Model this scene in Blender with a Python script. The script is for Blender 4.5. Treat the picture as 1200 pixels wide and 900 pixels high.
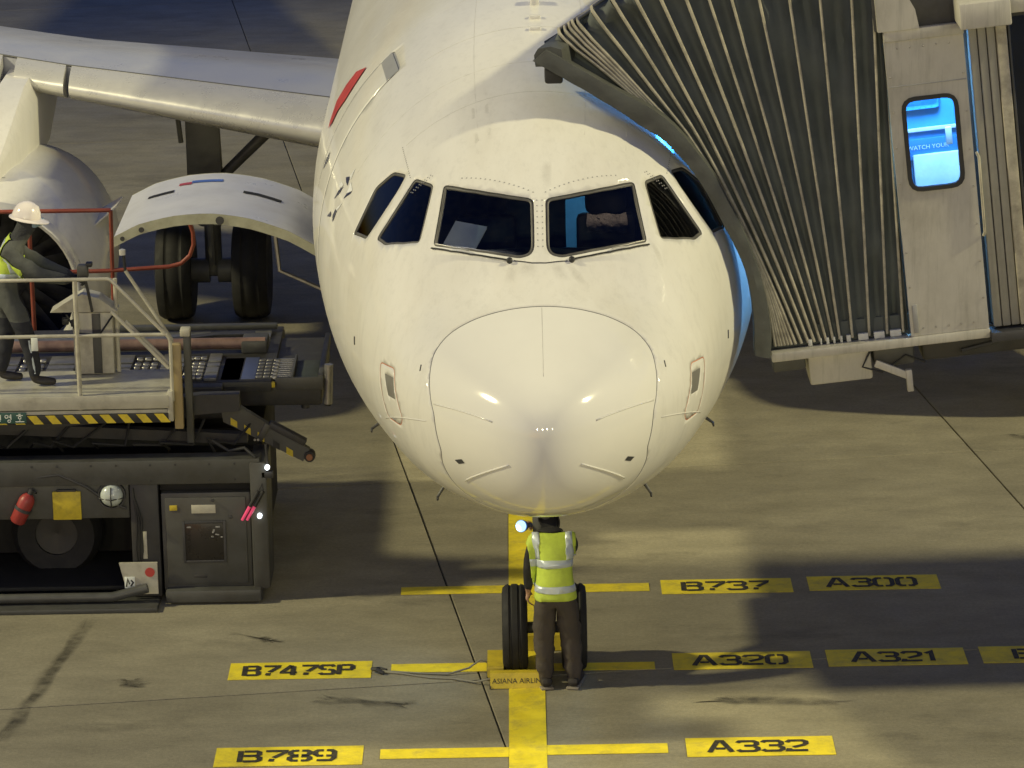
import bpy, bmesh, math, random
import numpy as np
from mathutils import Vector, Matrix
from mathutils.geometry import delaunay_2d_cdt

for o in list(bpy.data.objects):
    bpy.data.objects.remove(o)
scene = bpy.context.scene
C = scene.collection
rad = math.radians
random.seed(4)

# ---------------------------------------------------------------- camera, sky, lamps, exposure
PITCH, YAW, ROLL = rad(15.3), rad(0.18), rad(1.05)
fw = Vector((-math.sin(YAW) * math.cos(PITCH), math.cos(YAW) * math.cos(PITCH), -math.sin(PITCH)))
rt = fw.cross(Vector((0, 0, 1))).normalized()
up = rt.cross(fw)
r2 = rt * math.cos(ROLL) - up * math.sin(ROLL)
u2 = rt * math.sin(ROLL) + up * math.cos(ROLL)
cam_data = bpy.data.cameras.new('camera')
cam = bpy.data.objects.new('camera', cam_data)
C.objects.link(cam)
cam.matrix_world = Matrix(((r2.x, u2.x, -fw.x, -0.145), (r2.y, u2.y, -fw.y, -25.93), (r2.z, u2.z, -fw.z, 11.05), (0, 0, 0, 1)))
cam_data.sensor_width = 36
cam_data.lens = 4424 / 1200 * 36
cam_data.clip_start = 0.5
cam_data.clip_end = 5000
scene.camera = cam

world = bpy.data.worlds.new('World')
scene.world = world
world.use_nodes = True
wn = world.node_tree
sky = wn.nodes.new('ShaderNodeTexSky')
sky.sky_type = 'NISHITA'
sky.sun_disc = False
sky.sun_elevation = rad(0.3)
sky.sun_rotation = rad(200)
tint = wn.nodes.new('ShaderNodeVectorMath')      # city-night cast: the camera is balanced for the sodium lamps, so the sky reads blue
tint.operation = 'MULTIPLY'
tint.inputs[1].default_value = (0.40, 0.58, 1.6)
wn.links.new(sky.outputs[0], tint.inputs[0])
wn.links.new(tint.outputs[0], wn.nodes['Background'].inputs[0])
wn.nodes['Background'].inputs[1].default_value = SKY = 0.15

scene.view_settings.view_transform = 'Standard'
scene.view_settings.look = 'None'
scene.view_settings.exposure = 1.0
scene.view_settings.gamma = 1.0


def flood(name, az, el, dist, watts, col, radius, aim=(0, 5, 2)):
    """A floodlight head on one of the apron's masts (az from the nose, + to starboard side of the picture)."""
    l = bpy.data.lights.new(name, 'SPOT')
    l.energy = watts
    l.color = col
    l.shadow_soft_size = radius
    l.spot_size = rad(70)
    l.spot_blend = 0.6
    o = bpy.data.objects.new(name, l)
    C.objects.link(o)
    d = Vector((math.sin(rad(az)) * math.cos(rad(el)), -math.cos(rad(az)) * math.cos(rad(el)), math.sin(rad(el))))
    o.location = Vector(aim) + d * dist
    o.rotation_euler = (-d).to_track_quat('-Z', 'Y').to_euler()
    return o


WARM = (1.0, 0.90, 0.52)
flood('floodlight', -85, 34, 55, 49000, WARM, 1.3)
flood('floodlight', 81, 38, 55, 49000, WARM, 1.3)
for a_ in (-15, -4, 6, 17):
    flood('floodlight', a_, 12, 60, 3400, WARM, 0.3)

# ---------------------------------------------------------------- helpers


class MB:
    """Collects shapes and links them as one mesh object."""

    def __init__(self):
        self.v, self.f = [], []

    def add(self, vs, fs):
        n = len(self.v)
        self.v += [tuple(p) for p in vs]
        self.f += [tuple(i + n for i in q) for q in fs]
        return self

    def box(self, x0, x1, y0, y1, z0, z1, M=None):
        vs = [(x, y, z) for z in (z0, z1) for y in (y0, y1) for x in (x0, x1)]
        if M is not None:
            vs = [M @ Vector(p) for p in vs]
        return self.add(vs, [(0, 2, 3, 1), (4, 5, 7, 6), (0, 1, 5, 4), (2, 6, 7, 3), (0, 4, 6, 2), (1, 3, 7, 5)])

    def bbox(self, x0, x1, y0, y1, z0, z1, b=0.01, M=None):
        """box with chamfered edges"""
        bm = bmesh.new()
        bmesh.ops.create_cube(bm, size=1)
        for v in bm.verts:
            v.co = Vector(((x0 + x1) / 2 + v.co.x * (x1 - x0), (y0 + y1) / 2 + v.co.y * (y1 - y0), (z0 + z1) / 2 + v.co.z * (z1 - z0)))
        bmesh.ops.bevel(bm, geom=bm.edges[:], offset=b, segments=2, profile=0.5, affect='EDGES')
        bm.verts.index_update()
        vs = [(M @ v.co if M is not None else v.co.copy()) for v in bm.verts]
        self.add(vs, [[v.index for v in f.verts] for f in bm.faces])
        bm.free()
        return self

    def tube(self, pts, r, n=10, cap=True, M=None):
        pts = [Vector(p) for p in pts]
        rs = r if isinstance(r, (list, tuple)) else [r] * len(pts)
        up0 = Vector((0, 0, 1))
        t0 = (pts[1] - pts[0]).normalized()
        if abs(t0.z) > 0.9:
            up0 = Vector((0, 1, 0))
        a = t0.cross(up0).normalized()
        vs, fs = [], []
        for i, p in enumerate(pts):
            if i == 0:
                t = pts[1] - p
            elif i == len(pts) - 1:
                t = p - pts[i - 1]
            else:
                t = (pts[i + 1] - p).normalized() + (p - pts[i - 1]).normalized()
            t.normalize()
            a = (a - t * a.dot(t)).normalized()
            b = t.cross(a)
            for k in range(n):
                an = 2 * math.pi * k / n
                vs.append(p + (a * math.cos(an) + b * math.sin(an)) * rs[i])
        for i in range(len(pts) - 1):
            for k in range(n):
                fs.append((i * n + k, i * n + (k + 1) % n, (i + 1) * n + (k + 1) % n, (i + 1) * n + k))
        if cap:
            fs.append(tuple(range(n - 1, -1, -1)))
            fs.append(tuple(range((len(pts) - 1) * n, len(pts) * n)))
        if M is not None:
            vs = [M @ p for p in vs]
        return self.add(vs, fs)

    def lathe(self, prof, n=24, M=None, closed=False):
        """prof: (radius, height) pairs about local Z"""
        vs = [(r * math.cos(2 * math.pi * k / n), r * math.sin(2 * math.pi * k / n), h) for r, h in prof for k in range(n)]
        m = len(prof)
        fs = []
        for i in range(m if closed else m - 1):
            j = (i + 1) % m
            for k in range(n):
                fs.append((i * n + k, i * n + (k + 1) % n, j * n + (k + 1) % n, j * n + k))
        if not closed:
            fs.append(tuple(range(n - 1, -1, -1)))
            fs.append(tuple(range((m - 1) * n, m * n)))
        if M is not None:
            vs = [M @ Vector(p) for p in vs]
        return self.add(vs, fs)

    def prism(self, poly, axis, a, b, M=None):
        """polygon extruded along axis; poly in the other two axes in xyz order"""
        def P(p, h):
            q = list(p)
            q.insert('xyz'.index(axis), h)
            return Vector(q)
        n = len(poly)
        vs = [P(p, a) for p in poly] + [P(p, b) for p in poly]
        if M is not None:
            vs = [M @ p for p in vs]
        fs = [tuple(range(n)), tuple(range(2 * n - 1, n - 1, -1))]
        fs += [(i, i + n, (i + 1) % n + n, (i + 1) % n) for i in range(n)]
        return self.add(vs, fs)

    def grid(self, rows):
        n = len(rows[0])
        vs = [p for r in rows for p in r]
        fs = [(i * n + k, i * n + k + 1, (i + 1) * n + k + 1, (i + 1) * n + k) for i in range(len(rows) - 1) for k in range(n - 1)]
        return self.add(vs, fs)

    def stroke(self, pts, w, z, M=None):
        """flat mitred ribbon in xy"""
        pts = [Vector((p[0], p[1])) for p in pts]
        L, Rr = [], []
        for i, p in enumerate(pts):
            d0 = (p - pts[i - 1]).normalized() if i else None
            d1 = (pts[i + 1] - p).normalized() if i < len(pts) - 1 else None
            d0 = d0 or d1
            d1 = d1 or d0
            n0 = Vector((-d0.y, d0.x))
            n1 = Vector((-d1.y, d1.x))
            m = (n0 + n1).normalized()
            k = w / 2 / max(0.45, m.dot(n0))
            L.append(p + m * k)
            Rr.append(p - m * k)
        vs = [Vector((p.x, p.y, z)) for p in L + Rr]
        if M is not None:
            vs = [M @ p for p in vs]
        n = len(pts)
        return self.add(vs, [(i, i + n, i + n + 1, i + 1) for i in range(n - 1)])

    def mesh(self, name, mats, smooth=False, recalc=True):
        me = bpy.data.meshes.new(name)
        me.from_pydata([tuple(p) for p in self.v], [], self.f)
        for m in (mats if isinstance(mats, (list, tuple)) else [mats]):
            me.materials.append(m)
        if recalc:
            bm = bmesh.new()
            bm.from_mesh(me)
            bmesh.ops.recalc_face_normals(bm, faces=bm.faces[:])
            bm.to_mesh(me)
            bm.free()
        if smooth:
            if smooth is True:
                me.shade_smooth()
            else:
                me.shade_smooth()
                me.set_sharp_from_angle(angle=rad(smooth))
        return me

    def build(self, name, mats, parent=None, smooth=40, recalc=True):
        return link(name, self.mesh(name, mats, smooth, recalc), parent)


def link(name, me, parent=None):
    o = bpy.data.objects.new(name, me)
    C.objects.link(o)
    if parent is not None:
        o.parent = parent
        o.matrix_parent_inverse = parent_world(parent).inverted()
    return o


def parent_world(p):
    m = p.matrix_parent_inverse @ p.matrix_basis
    return parent_world(p.parent) @ m if p.parent is not None else m


def tag(o, label, cat, group=None):
    o['label'] = label
    o['category'] = cat
    if group:
        o['group'] = group
    return o


def thing(name, label, cat, loc=(0, 0, 0), group=None):
    o = bpy.data.objects.new(name, None)
    C.objects.link(o)
    o.empty_display_size = 0.3
    o.location = loc
    bpy.context.view_layer.update()
    return tag(o, label, cat, group)


def struct(o):
    o['kind'] = 'structure'
    return o


def T(x, y, z):
    return Matrix.Translation((x, y, z))


def RX(a):
    return Matrix.Rotation(rad(a), 4, 'X')


def RY(a):
    return Matrix.Rotation(rad(a), 4, 'Y')


def RZ(a):
    return Matrix.Rotation(rad(a), 4, 'Z')


def align(p, q):
    """matrix taking local Z to the direction p->q at p"""
    p, q = Vector(p), Vector(q)
    return Matrix.Translation(p) @ (q - p).to_track_quat('Z', 'Y').to_matrix().to_4x4()


def text_mesh(body, size, name, extrude=0.0):
    cu = bpy.data.curves.new(name, 'FONT')
    cu.body = body
    cu.size = size
    cu.align_x = 'CENTER'
    cu.align_y = 'CENTER'
    cu.extrude = extrude
    cu.resolution_u = 2
    t = bpy.data.objects.new(name, cu)
    me = bpy.data.meshes.new_from_object(t)
    bpy.data.objects.remove(t)
    return me


# ---------------------------------------------------------------- materials


def mat(name, col, rough=0.5, metal=0.0, var=0.12, scale=6.0, bump=0.0, bscale=60.0, dirt=None, dscale=3.0, damt=0.5, coat=0.0,
        stretch=(1, 1, 1), spec=0.5, emit=None, estr=0.0, world_pos=False, rvar=0.1, streak=0.0):
    m = bpy.data.materials.new(name)
    m.use_nodes = True
    nt = m.node_tree
    N, L = nt.nodes, nt.links
    b = N['Principled BSDF']
    tc = N.new('ShaderNodeTexCoord')
    mp = N.new('ShaderNodeMapping')
    mp.inputs['Scale'].default_value = stretch
    if world_pos:
        g = N.new('ShaderNodeNewGeometry')
        L.new(g.outputs['Position'], mp.inputs[0])
    else:
        L.new(tc.outputs['Object'], mp.inputs[0])
    n1 = N.new('ShaderNodeTexNoise')
    n1.inputs['Scale'].default_value = scale
    n1.inputs['Detail'].default_value = 6
    n1.inputs['Roughness'].default_value = 0.65
    L.new(mp.outputs[0], n1.inputs[0])
    r = N.new('ShaderNodeMapRange')
    r.interpolation_type = 'SMOOTHSTEP'
    r.inputs[1].default_value, r.inputs[2].default_value = 0.22, 0.78
    r.inputs[3].default_value, r.inputs[4].default_value = 1 - var, 1 + var
    L.new(n1.outputs[0], r.inputs[0])
    mul = N.new('ShaderNodeVectorMath')
    mul.operation = 'SCALE'
    mul.inputs[0].default_value = col[:3]
    L.new(r.outputs[0], mul.inputs['Scale'])
    out = mul.outputs[0]
    if dirt is not None:
        n2 = N.new('ShaderNodeTexNoise')
        n2.inputs['Scale'].default_value = dscale
        n2.inputs['Detail'].default_value = 8
        n2.inputs['Roughness'].default_value = 0.7
        L.new(mp.outputs[0], n2.inputs[0])
        rr = N.new('ShaderNodeMapRange')
        rr.interpolation_type = 'SMOOTHSTEP'
        rr.inputs[1].default_value, rr.inputs[2].default_value = 0.42, 0.76
        rr.inputs[3].default_value, rr.inputs[4].default_value = 0, damt
        L.new(n2.outputs[0], rr.inputs[0])
        mx = N.new('ShaderNodeMix')
        mx.data_type = 'RGBA'
        L.new(rr.outputs[0], mx.inputs[0])
        L.new(out, mx.inputs[6])
        mx.inputs[7].default_value = (*dirt, 1)
        out = mx.outputs[2]
    if streak:                       # rain streaks that run down the sides
        ms = N.new('ShaderNodeMapping')
        ms.inputs['Scale'].default_value = (7, 5, 0.5)
        L.new(tc.outputs['Object'], ms.inputs[0])
        ns = N.new('ShaderNodeTexNoise')
        ns.inputs['Scale'].default_value = 2.2
        ns.inputs['Detail'].default_value = 7
        ns.inputs['Roughness'].default_value = 0.75
        L.new(ms.outputs[0], ns.inputs[0])
        rs = N.new('ShaderNodeMapRange')
        rs.inputs[1].default_value, rs.inputs[2].default_value = 0.5, 0.8
        rs.inputs[3].default_value, rs.inputs[4].default_value = 1.0, 1.0 - streak * 3
        L.new(ns.outputs[0], rs.inputs[0])
        m3 = N.new('ShaderNodeVectorMath')
        m3.operation = 'SCALE'
        L.new(out, m3.inputs[0])
        L.new(rs.outputs[0], m3.inputs['Scale'])
        out = m3.outputs[0]
    L.new(out, b.inputs['Base Color'])
    b.inputs['Metallic'].default_value = metal
    b.inputs['Specular IOR Level'].default_value = spec
    b.inputs['Coat Weight'].default_value = coat
    b.inputs['Coat Roughness'].default_value = 0.06
    r3 = N.new('ShaderNodeMapRange')
    r3.inputs[1].default_value, r3.inputs[2].default_value = 0.3, 0.7
    r3.inputs[3].default_value, r3.inputs[4].default_value = max(0.02, rough - rvar), min(1, rough + rvar)
    L.new(n1.outputs[0], r3.inputs[0])
    L.new(r3.outputs[0], b.inputs['Roughness'])
    if bump:
        n4 = N.new('ShaderNodeTexNoise')
        n4.inputs['Scale'].default_value = bscale
        n4.inputs['Detail'].default_value = 4
        L.new(mp.outputs[0], n4.inputs[0])
        bp = N.new('ShaderNodeBump')
        bp.inputs['Strength'].default_value = bump
        bp.inputs['Distance'].default_value = 0.02
        L.new(n4.outputs[0], bp.inputs['Height'])
        L.new(bp.outputs[0], b.inputs['Normal'])
    if emit is not None:
        b.inputs['Emission Color'].default_value = (*emit, 1)
        b.inputs['Emission Strength'].default_value = estr
    return m


def glass_mat(name, tint=(0.5, 0.6, 0.68), rough=0.03, dirt=0.012):
    """thin window pane: tinted see-through plus a mirror reflection that grows at grazing angles"""
    m = bpy.data.materials.new(name)
    m.use_nodes = True
    nt = m.node_tree
    N, L = nt.nodes, nt.links
    N.remove(N['Principled BSDF'])
    tr = N.new('ShaderNodeBsdfTransparent')
    tr.inputs[0].default_value = (*tint, 1)
    gl = N.new('ShaderNodeBsdfGlossy')
    gl.inputs['Roughness'].default_value = rough
    df = N.new('ShaderNodeBsdfDiffuse')
    df.inputs[0].default_value = (0.25, 0.25, 0.23, 1)
    fr = N.new('ShaderNodeFresnel')
    fr.inputs[0].default_value = 1.55
    m1 = N.new('ShaderNodeMixShader')
    L.new(fr.outputs[0], m1.inputs[0])
    L.new(tr.outputs[0], m1.inputs[1])
    L.new(gl.outputs[0], m1.inputs[2])
    no = N.new('ShaderNodeTexNoise')
    no.inputs['Scale'].default_value = 9
    no.inputs['Detail'].default_value = 5
    rr = N.new('ShaderNodeMapRange')
    rr.inputs[1].default_value, rr.inputs[2].default_value, rr.inputs[4].default_value = 0.4, 0.8, dirt
    L.new(no.outputs[0], rr.inputs[0])
    m2 = N.new('ShaderNodeMixShader')
    L.new(rr.outputs[0], m2.inputs[0])
    L.new(m1.outputs[0], m2.inputs[1])
    L.new(df.outputs[0], m2.inputs[2])
    L.new(m2.outputs[0], N['Material Output'].inputs[0])
    return m


def concrete_mat(name):
    m = bpy.data.materials.new(name)
    m.use_nodes = True
    nt = m.node_tree
    N, L = nt.nodes, nt.links
    b = N['Principled BSDF']
    g = N.new('ShaderNodeNewGeometry')

    def noise(scale, detail, stretch=(1, 1, 1), rough=0.6):
        mp = N.new('ShaderNodeMapping')
        mp.inputs['Scale'].default_value = stretch
        L.new(g.outputs['Position'], mp.inputs[0])
        n = N.new('ShaderNodeTexNoise')
        n.inputs['Scale'].default_value = scale
        n.inputs['Detail'].default_value = detail
        n.inputs['Roughness'].default_value = rough
        L.new(mp.outputs[0], n.inputs[0])
        return n.outputs[0]

    def rng(src, a, b_, c, d):
        r = N.new('ShaderNodeMapRange')
        r.inputs[1].default_value, r.inputs[2].default_value, r.inputs[3].default_value, r.inputs[4].default_value = a, b_, c, d
        L.new(src, r.inputs[0])
        return r.outputs[0]

    def mul(a, b_):
        k = N.new('ShaderNodeMath')
        k.operation = 'MULTIPLY'
        L.new(a, k.inputs[0])
        L.new(b_, k.inputs[1])
        return k.outputs[0]
    big = rng(noise(0.35, 5), 0.3, 0.7, 0.86, 1.1)
    brush = rng(noise(2.2, 6, (0.4, 1.3, 1)), 0.3, 0.7, 0.93, 1.05)
    speck = rng(noise(170, 2), 0.35, 0.65, 0.84, 1.14)
    fine = rng(noise(28, 5, (1, 1, 1), 0.7), 0.3, 0.7, 0.84, 1.14)
    oil = rng(noise(0.8, 9, (0.55, 1.2, 1), 0.72), 0.56, 0.76, 1.0, 0.5)
    blotch = rng(noise(1.7, 7, (0.7, 1.3, 1), 0.7), 0.35, 0.65, 0.84, 1.1)
    oi = N.new('ShaderNodeObjectInfo')
    slab = rng(oi.outputs['Random'], 0, 1, 0.93, 1.05)
    k = mul(mul(mul(mul(mul(big, brush), fine), oil), slab), mul(blotch, speck))
    sc = N.new('ShaderNodeVectorMath')
    sc.operation = 'SCALE'
    sc.inputs[0].default_value = (0.285, 0.26, 0.185)
    L.new(k, sc.inputs['Scale'])
    L.new(sc.outputs[0], b.inputs['Base Color'])
    L.new(rng(noise(1.3, 5), 0.3, 0.7, 0.6, 0.85), b.inputs['Roughness'])
    b.inputs['Specular IOR Level'].default_value = 0.35
    bp = N.new('ShaderNodeBump')
    bp.inputs['Strength'].default_value = 0.25
    bp.inputs['Distance'].default_value = 0.01
    L.new(noise(40, 6), bp.inputs['Height'])
    L.new(bp.outputs[0], b.inputs['Normal'])
    return m


def stain_mat(name):
    m = bpy.data.materials.new(name)
    m.use_nodes = True
    nt = m.node_tree
    N, L = nt.nodes, nt.links
    b = N['Principled BSDF']
    b.inputs['Base Color'].default_value = (.035, .033, .03, 1)
    b.inputs['Roughness'].default_value = .5
    g = N.new('ShaderNodeNewGeometry')
    n = N.new('ShaderNodeTexNoise')
    n.inputs['Scale'].default_value = 3.5
    n.inputs['Detail'].default_value = 9
    n.inputs['Roughness'].default_value = .7
    L.new(g.outputs['Position'], n.inputs[0])
    at = N.new('ShaderNodeAttribute')
    at.attribute_name = 'edge'
    mu = N.new('ShaderNodeMath')
    mu.operation = 'MULTIPLY'
    L.new(at.outputs['Fac'], mu.inputs[0])
    r = N.new('ShaderNodeMapRange')
    r.inputs[1].default_value, r.inputs[2].default_value, r.inputs[3].default_value, r.inputs[4].default_value = .38, .62, .1, .8
    L.new(n.outputs[0], r.inputs[0])
    L.new(r.outputs[0], mu.inputs[1])
    m5 = N.new('ShaderNodeMath')
    m5.operation = 'MULTIPLY'
    m5.inputs[1].default_value = 0.75
    L.new(mu.outputs[0], m5.inputs[0])
    L.new(m5.outputs[0], b.inputs['Alpha'])
    return m


M_CONC = concrete_mat('concrete')
M_SEAL = mat('joint_sealant', (0.015, 0.015, 0.015), 0.7)
M_YELLOW = mat('yellow_road_paint', (0.86, 0.70, 0.03), 0.6, var=0.12, scale=4, dirt=(0.22, 0.19, 0.1), dscale=5, damt=0.5, bump=0.1, world_pos=True)
M_BLACKP = mat('black_road_paint', (0.025, 0.025, 0.025), 0.7, var=0.3, scale=14, dirt=(0.25, 0.19, 0.03), dscale=30, damt=0.35, world_pos=True)
M_STAIN = stain_mat('tyre_and_oil_stain')
M_WHITE = mat('white_aircraft_paint', (0.74, 0.725, 0.675), 0.5, var=0.035, scale=1.3, coat=0.5, spec=0.2, dirt=(0.46, 0.40, 0.28), dscale=1.1, damt=0.17, stretch=(1.6, .6, 0.7), rvar=0.06, streak=0.045)
M_RADOME = mat('radome_paint', (0.76, 0.745, 0.69), 0.5, var=0.02, scale=2, coat=0.9, rvar=0.04, spec=0.15)
M_RADOME.node_tree.nodes['Principled BSDF'].inputs['Coat Roughness'].default_value = 0.07
M_LINING = mat('dark_cockpit_lining', (0.05, 0.055, 0.065), 0.7)
M_RUBBER = mat('black_rubber', (0.02, 0.02, 0.021), 0.6, var=0.25, scale=20)
M_TYRE = mat('tyre_rubber', (0.013, 0.013, 0.014), 0.75, var=0.3, scale=12, dirt=(0.035, 0.033, 0.03), dscale=8, damt=0.4)
M_STEEL = mat('worn_steel', (0.35, 0.34, 0.32), 0.4, metal=0.8, var=0.2, scale=12)
M_ALU = mat('bare_aluminium_edge', (0.62, 0.61, 0.57), 0.3, metal=0.3, var=0.06, scale=3, rvar=0.08)
M_GEAR = mat('grey_gear_paint', (0.09, 0.09, 0.09), 0.5, var=0.2)
M_DARK = mat('dark_metal', (0.045, 0.045, 0.048), 0.5, var=0.25, scale=10)
M_VDARK = mat('black_and_shade', (0.012, 0.012, 0.013), 0.8)  # plain black; also stands in for shade in bays, gaps and the hold
M_WGREY = mat('wing_grey_paint', (0.38, 0.39, 0.44), 0.35, var=0.06, scale=1.5, coat=0.15)
M_PANE = glass_mat('cockpit_glass', (0.42, 0.52, 0.62))
M_CLEAR = glass_mat('clear_glass', (0.86, 0.93, 0.97))
M_RED = mat('red_paint', (0.50, 0.06, 0.05), 0.4)
M_EXT = mat('faded_extinguisher_red', (0.30, 0.035, 0.03), 0.45)
M_REDRAIL = mat('red_rail_paint', (0.26, 0.055, 0.03), 0.45, dirt=(0.2, 0.09, 0.05), dscale=14, damt=0.5)
M_NAVY = mat('dark_navy_decal', (0.03, 0.035, 0.08), 0.3)
M_GREYD = mat('grey_decal', (0.32, 0.32, 0.31), 0.4)
M_CREAM = mat('cream_loader_paint', (0.52, 0.50, 0.40), 0.45, var=0.1, scale=5, dirt=(0.2, 0.17, 0.12), dscale=4, damt=0.6)
M_LGREY = mat('grey_loader_paint', (0.074, 0.075, 0.069), 0.5, var=0.2, scale=4, dirt=(0.05, 0.045, 0.035), dscale=3, damt=0.7)
M_LDARK = mat('dark_loader_steel', (0.035, 0.035, 0.037), 0.55, var=0.3, scale=6, dirt=(0.07, 0.06, 0.045), dscale=5, damt=0.5)
M_YEL = mat('safety_yellow_paint', (0.62, 0.48, 0.03), 0.5, dirt=(0.15, 0.11, 0.04), dscale=9, damt=0.45)
M_BLK = mat('black_paint', (0.02, 0.02, 0.02), 0.55)
M_FABRIC = mat('grey_canopy_fabric', (0.092, 0.106, 0.102), 0.8, var=0.16, scale=5, bump=0.3, bscale=9, dirt=(0.13, 0.135, 0.12), dscale=4, damt=0.35)
M_PAD = mat('canopy_pad_vinyl', (0.075, 0.08, 0.072), 0.55, var=0.15, scale=8, bump=0.5, bscale=6, dirt=(0.06, 0.06, 0.055), dscale=3, damt=0.4)
M_RIB = mat('pale_canopy_rib', (0.42, 0.39, 0.30), 0.5, var=0.25, scale=9, dirt=(0.12, 0.11, 0.09), dscale=6, damt=0.6)
M_CAB = mat('beige_bridge_panel', (0.50, 0.48, 0.42), 0.4, var=0.05, scale=2, dirt=(0.24, 0.22, 0.17), dscale=1.6, damt=0.55, stretch=(1, 1, 0.5), streak=0.12)
M_CABIN = mat('bridge_interior_white', (0.72, 0.75, 0.78), 0.5)
M_CABBLUE = mat('bridge_interior_blue_sign', (0.06, 0.30, 0.62), 0.5)
M_SLAT = mat('shutter_slat', (0.26, 0.25, 0.21), 0.5, var=0.12)
M_HIVIS = mat('fluorescent_yellow_cloth', (0.52, 0.66, 0.08), 0.7, var=0.1, scale=12, bump=0.3, bscale=14)
M_REFL = mat('silver_reflective_tape', (0.55, 0.62, 0.68), 0.35, var=0.08, metal=0.2)
M_TROUS = mat('dark_grey_trousers', (0.066, 0.055, 0.046), 0.85, var=0.25, scale=8, bump=1.0, bscale=10, stretch=(1, 1, .6))
M_JACKET = mat('black_jacket', (0.018, 0.018, 0.02), 0.8, var=0.3, scale=10, bump=0.5, bscale=14)
M_GJACKET = mat('grey_jacket', (0.075, 0.08, 0.075), 0.85, var=0.2, scale=10, bump=0.6, bscale=14)
M_SKIN = mat('skin', (0.42, 0.25, 0.17), 0.5, var=0.06)
M_BOOT = mat('dark_boot', (0.03, 0.026, 0.023), 0.6, var=0.3)
M_SOLE = mat('pale_boot_sole', (0.25, 0.22, 0.17), 0.7)
M_HELMET = mat('white_hard_hat', (0.80, 0.74, 0.70), 0.25, var=0.03, coat=0.4)
M_PAPER = mat('white_paper', (0.82, 0.86, 0.78), 0.7)
M_SHEEP = mat('sheepskin', (0.50, 0.38, 0.28), 0.95, bump=1.0, bscale=30)
M_GREEN = mat('dark_green_sign', (0.03, 0.10, 0.08), 0.5)
M_SCREEN = mat('dark_panel', (0.02, 0.017, 0.016), 0.3)
M_LED = mat('lit_lamp', (0.9, 0.95, 1), 0.3, emit=(0.85, 0.93, 1.0), estr=1.6)
M_TORCH = mat('lit_torch_lens', (0.6, 0.8, 1), 0.3, emit=(0.22, 0.52, 1.0), estr=0.5)
M_TUBE = mat('lit_fluorescent_tube', (0.8, 0.9, 1), 0.3, emit=(0.5, 0.75, 1.0), estr=4)
M_PINK = mat('pink_wand_plastic', (0.75, 0.08, 0.2), 0.35, emit=(0.9, 0.08, 0.2), estr=0.15)
M_CORD = mat('grey_rope', (0.22, 0.21, 0.17), 0.8)
M_ORANGE = mat('amber_lens', (0.55, 0.30, 0.16), 0.25)
M_BEACON = mat('pale_lamp_glass', (0.5, 0.55, 0.52), 0.2, coat=0.5)

# ---------------------------------------------------------------- apron: joint bed, slabs, painted marks
ROT = Matrix.Rotation(rad(7.4), 4, 'Z')
apron = struct(link('apron', MB().box(-2500, 2500, -2500, 2500, -0.6, -0.06).mesh('apron', M_CONC)))
sl = MB()
sl.box(-60, 60, -36, 96, -0.055, -0.026, T(-1.325, 10.76, 0) @ ROT)
sl.build('joint_sealant', M_SEAL, apron, smooth=False)
PW, PD, GAP = 5.86, 6.0, 0.008
sm = MB().bbox(-PW / 2 + GAP, PW / 2 - GAP, -PD / 2 + GAP, PD / 2 - GAP, -0.2, 0, 0.006).mesh('concrete_slab', M_CONC)
for i in range(-9, 9):
    for j in range(-6, 9):
        o = bpy.data.objects.new('concrete_slab', sm)
        C.objects.link(o)
        o.matrix_world = T(-1.325, 10.76, random.uniform(-0.0015, 0)) @ ROT @ T((i + 0.5) * PW, (j + 0.5) * PD, 0)
        o.parent = apron

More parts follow.
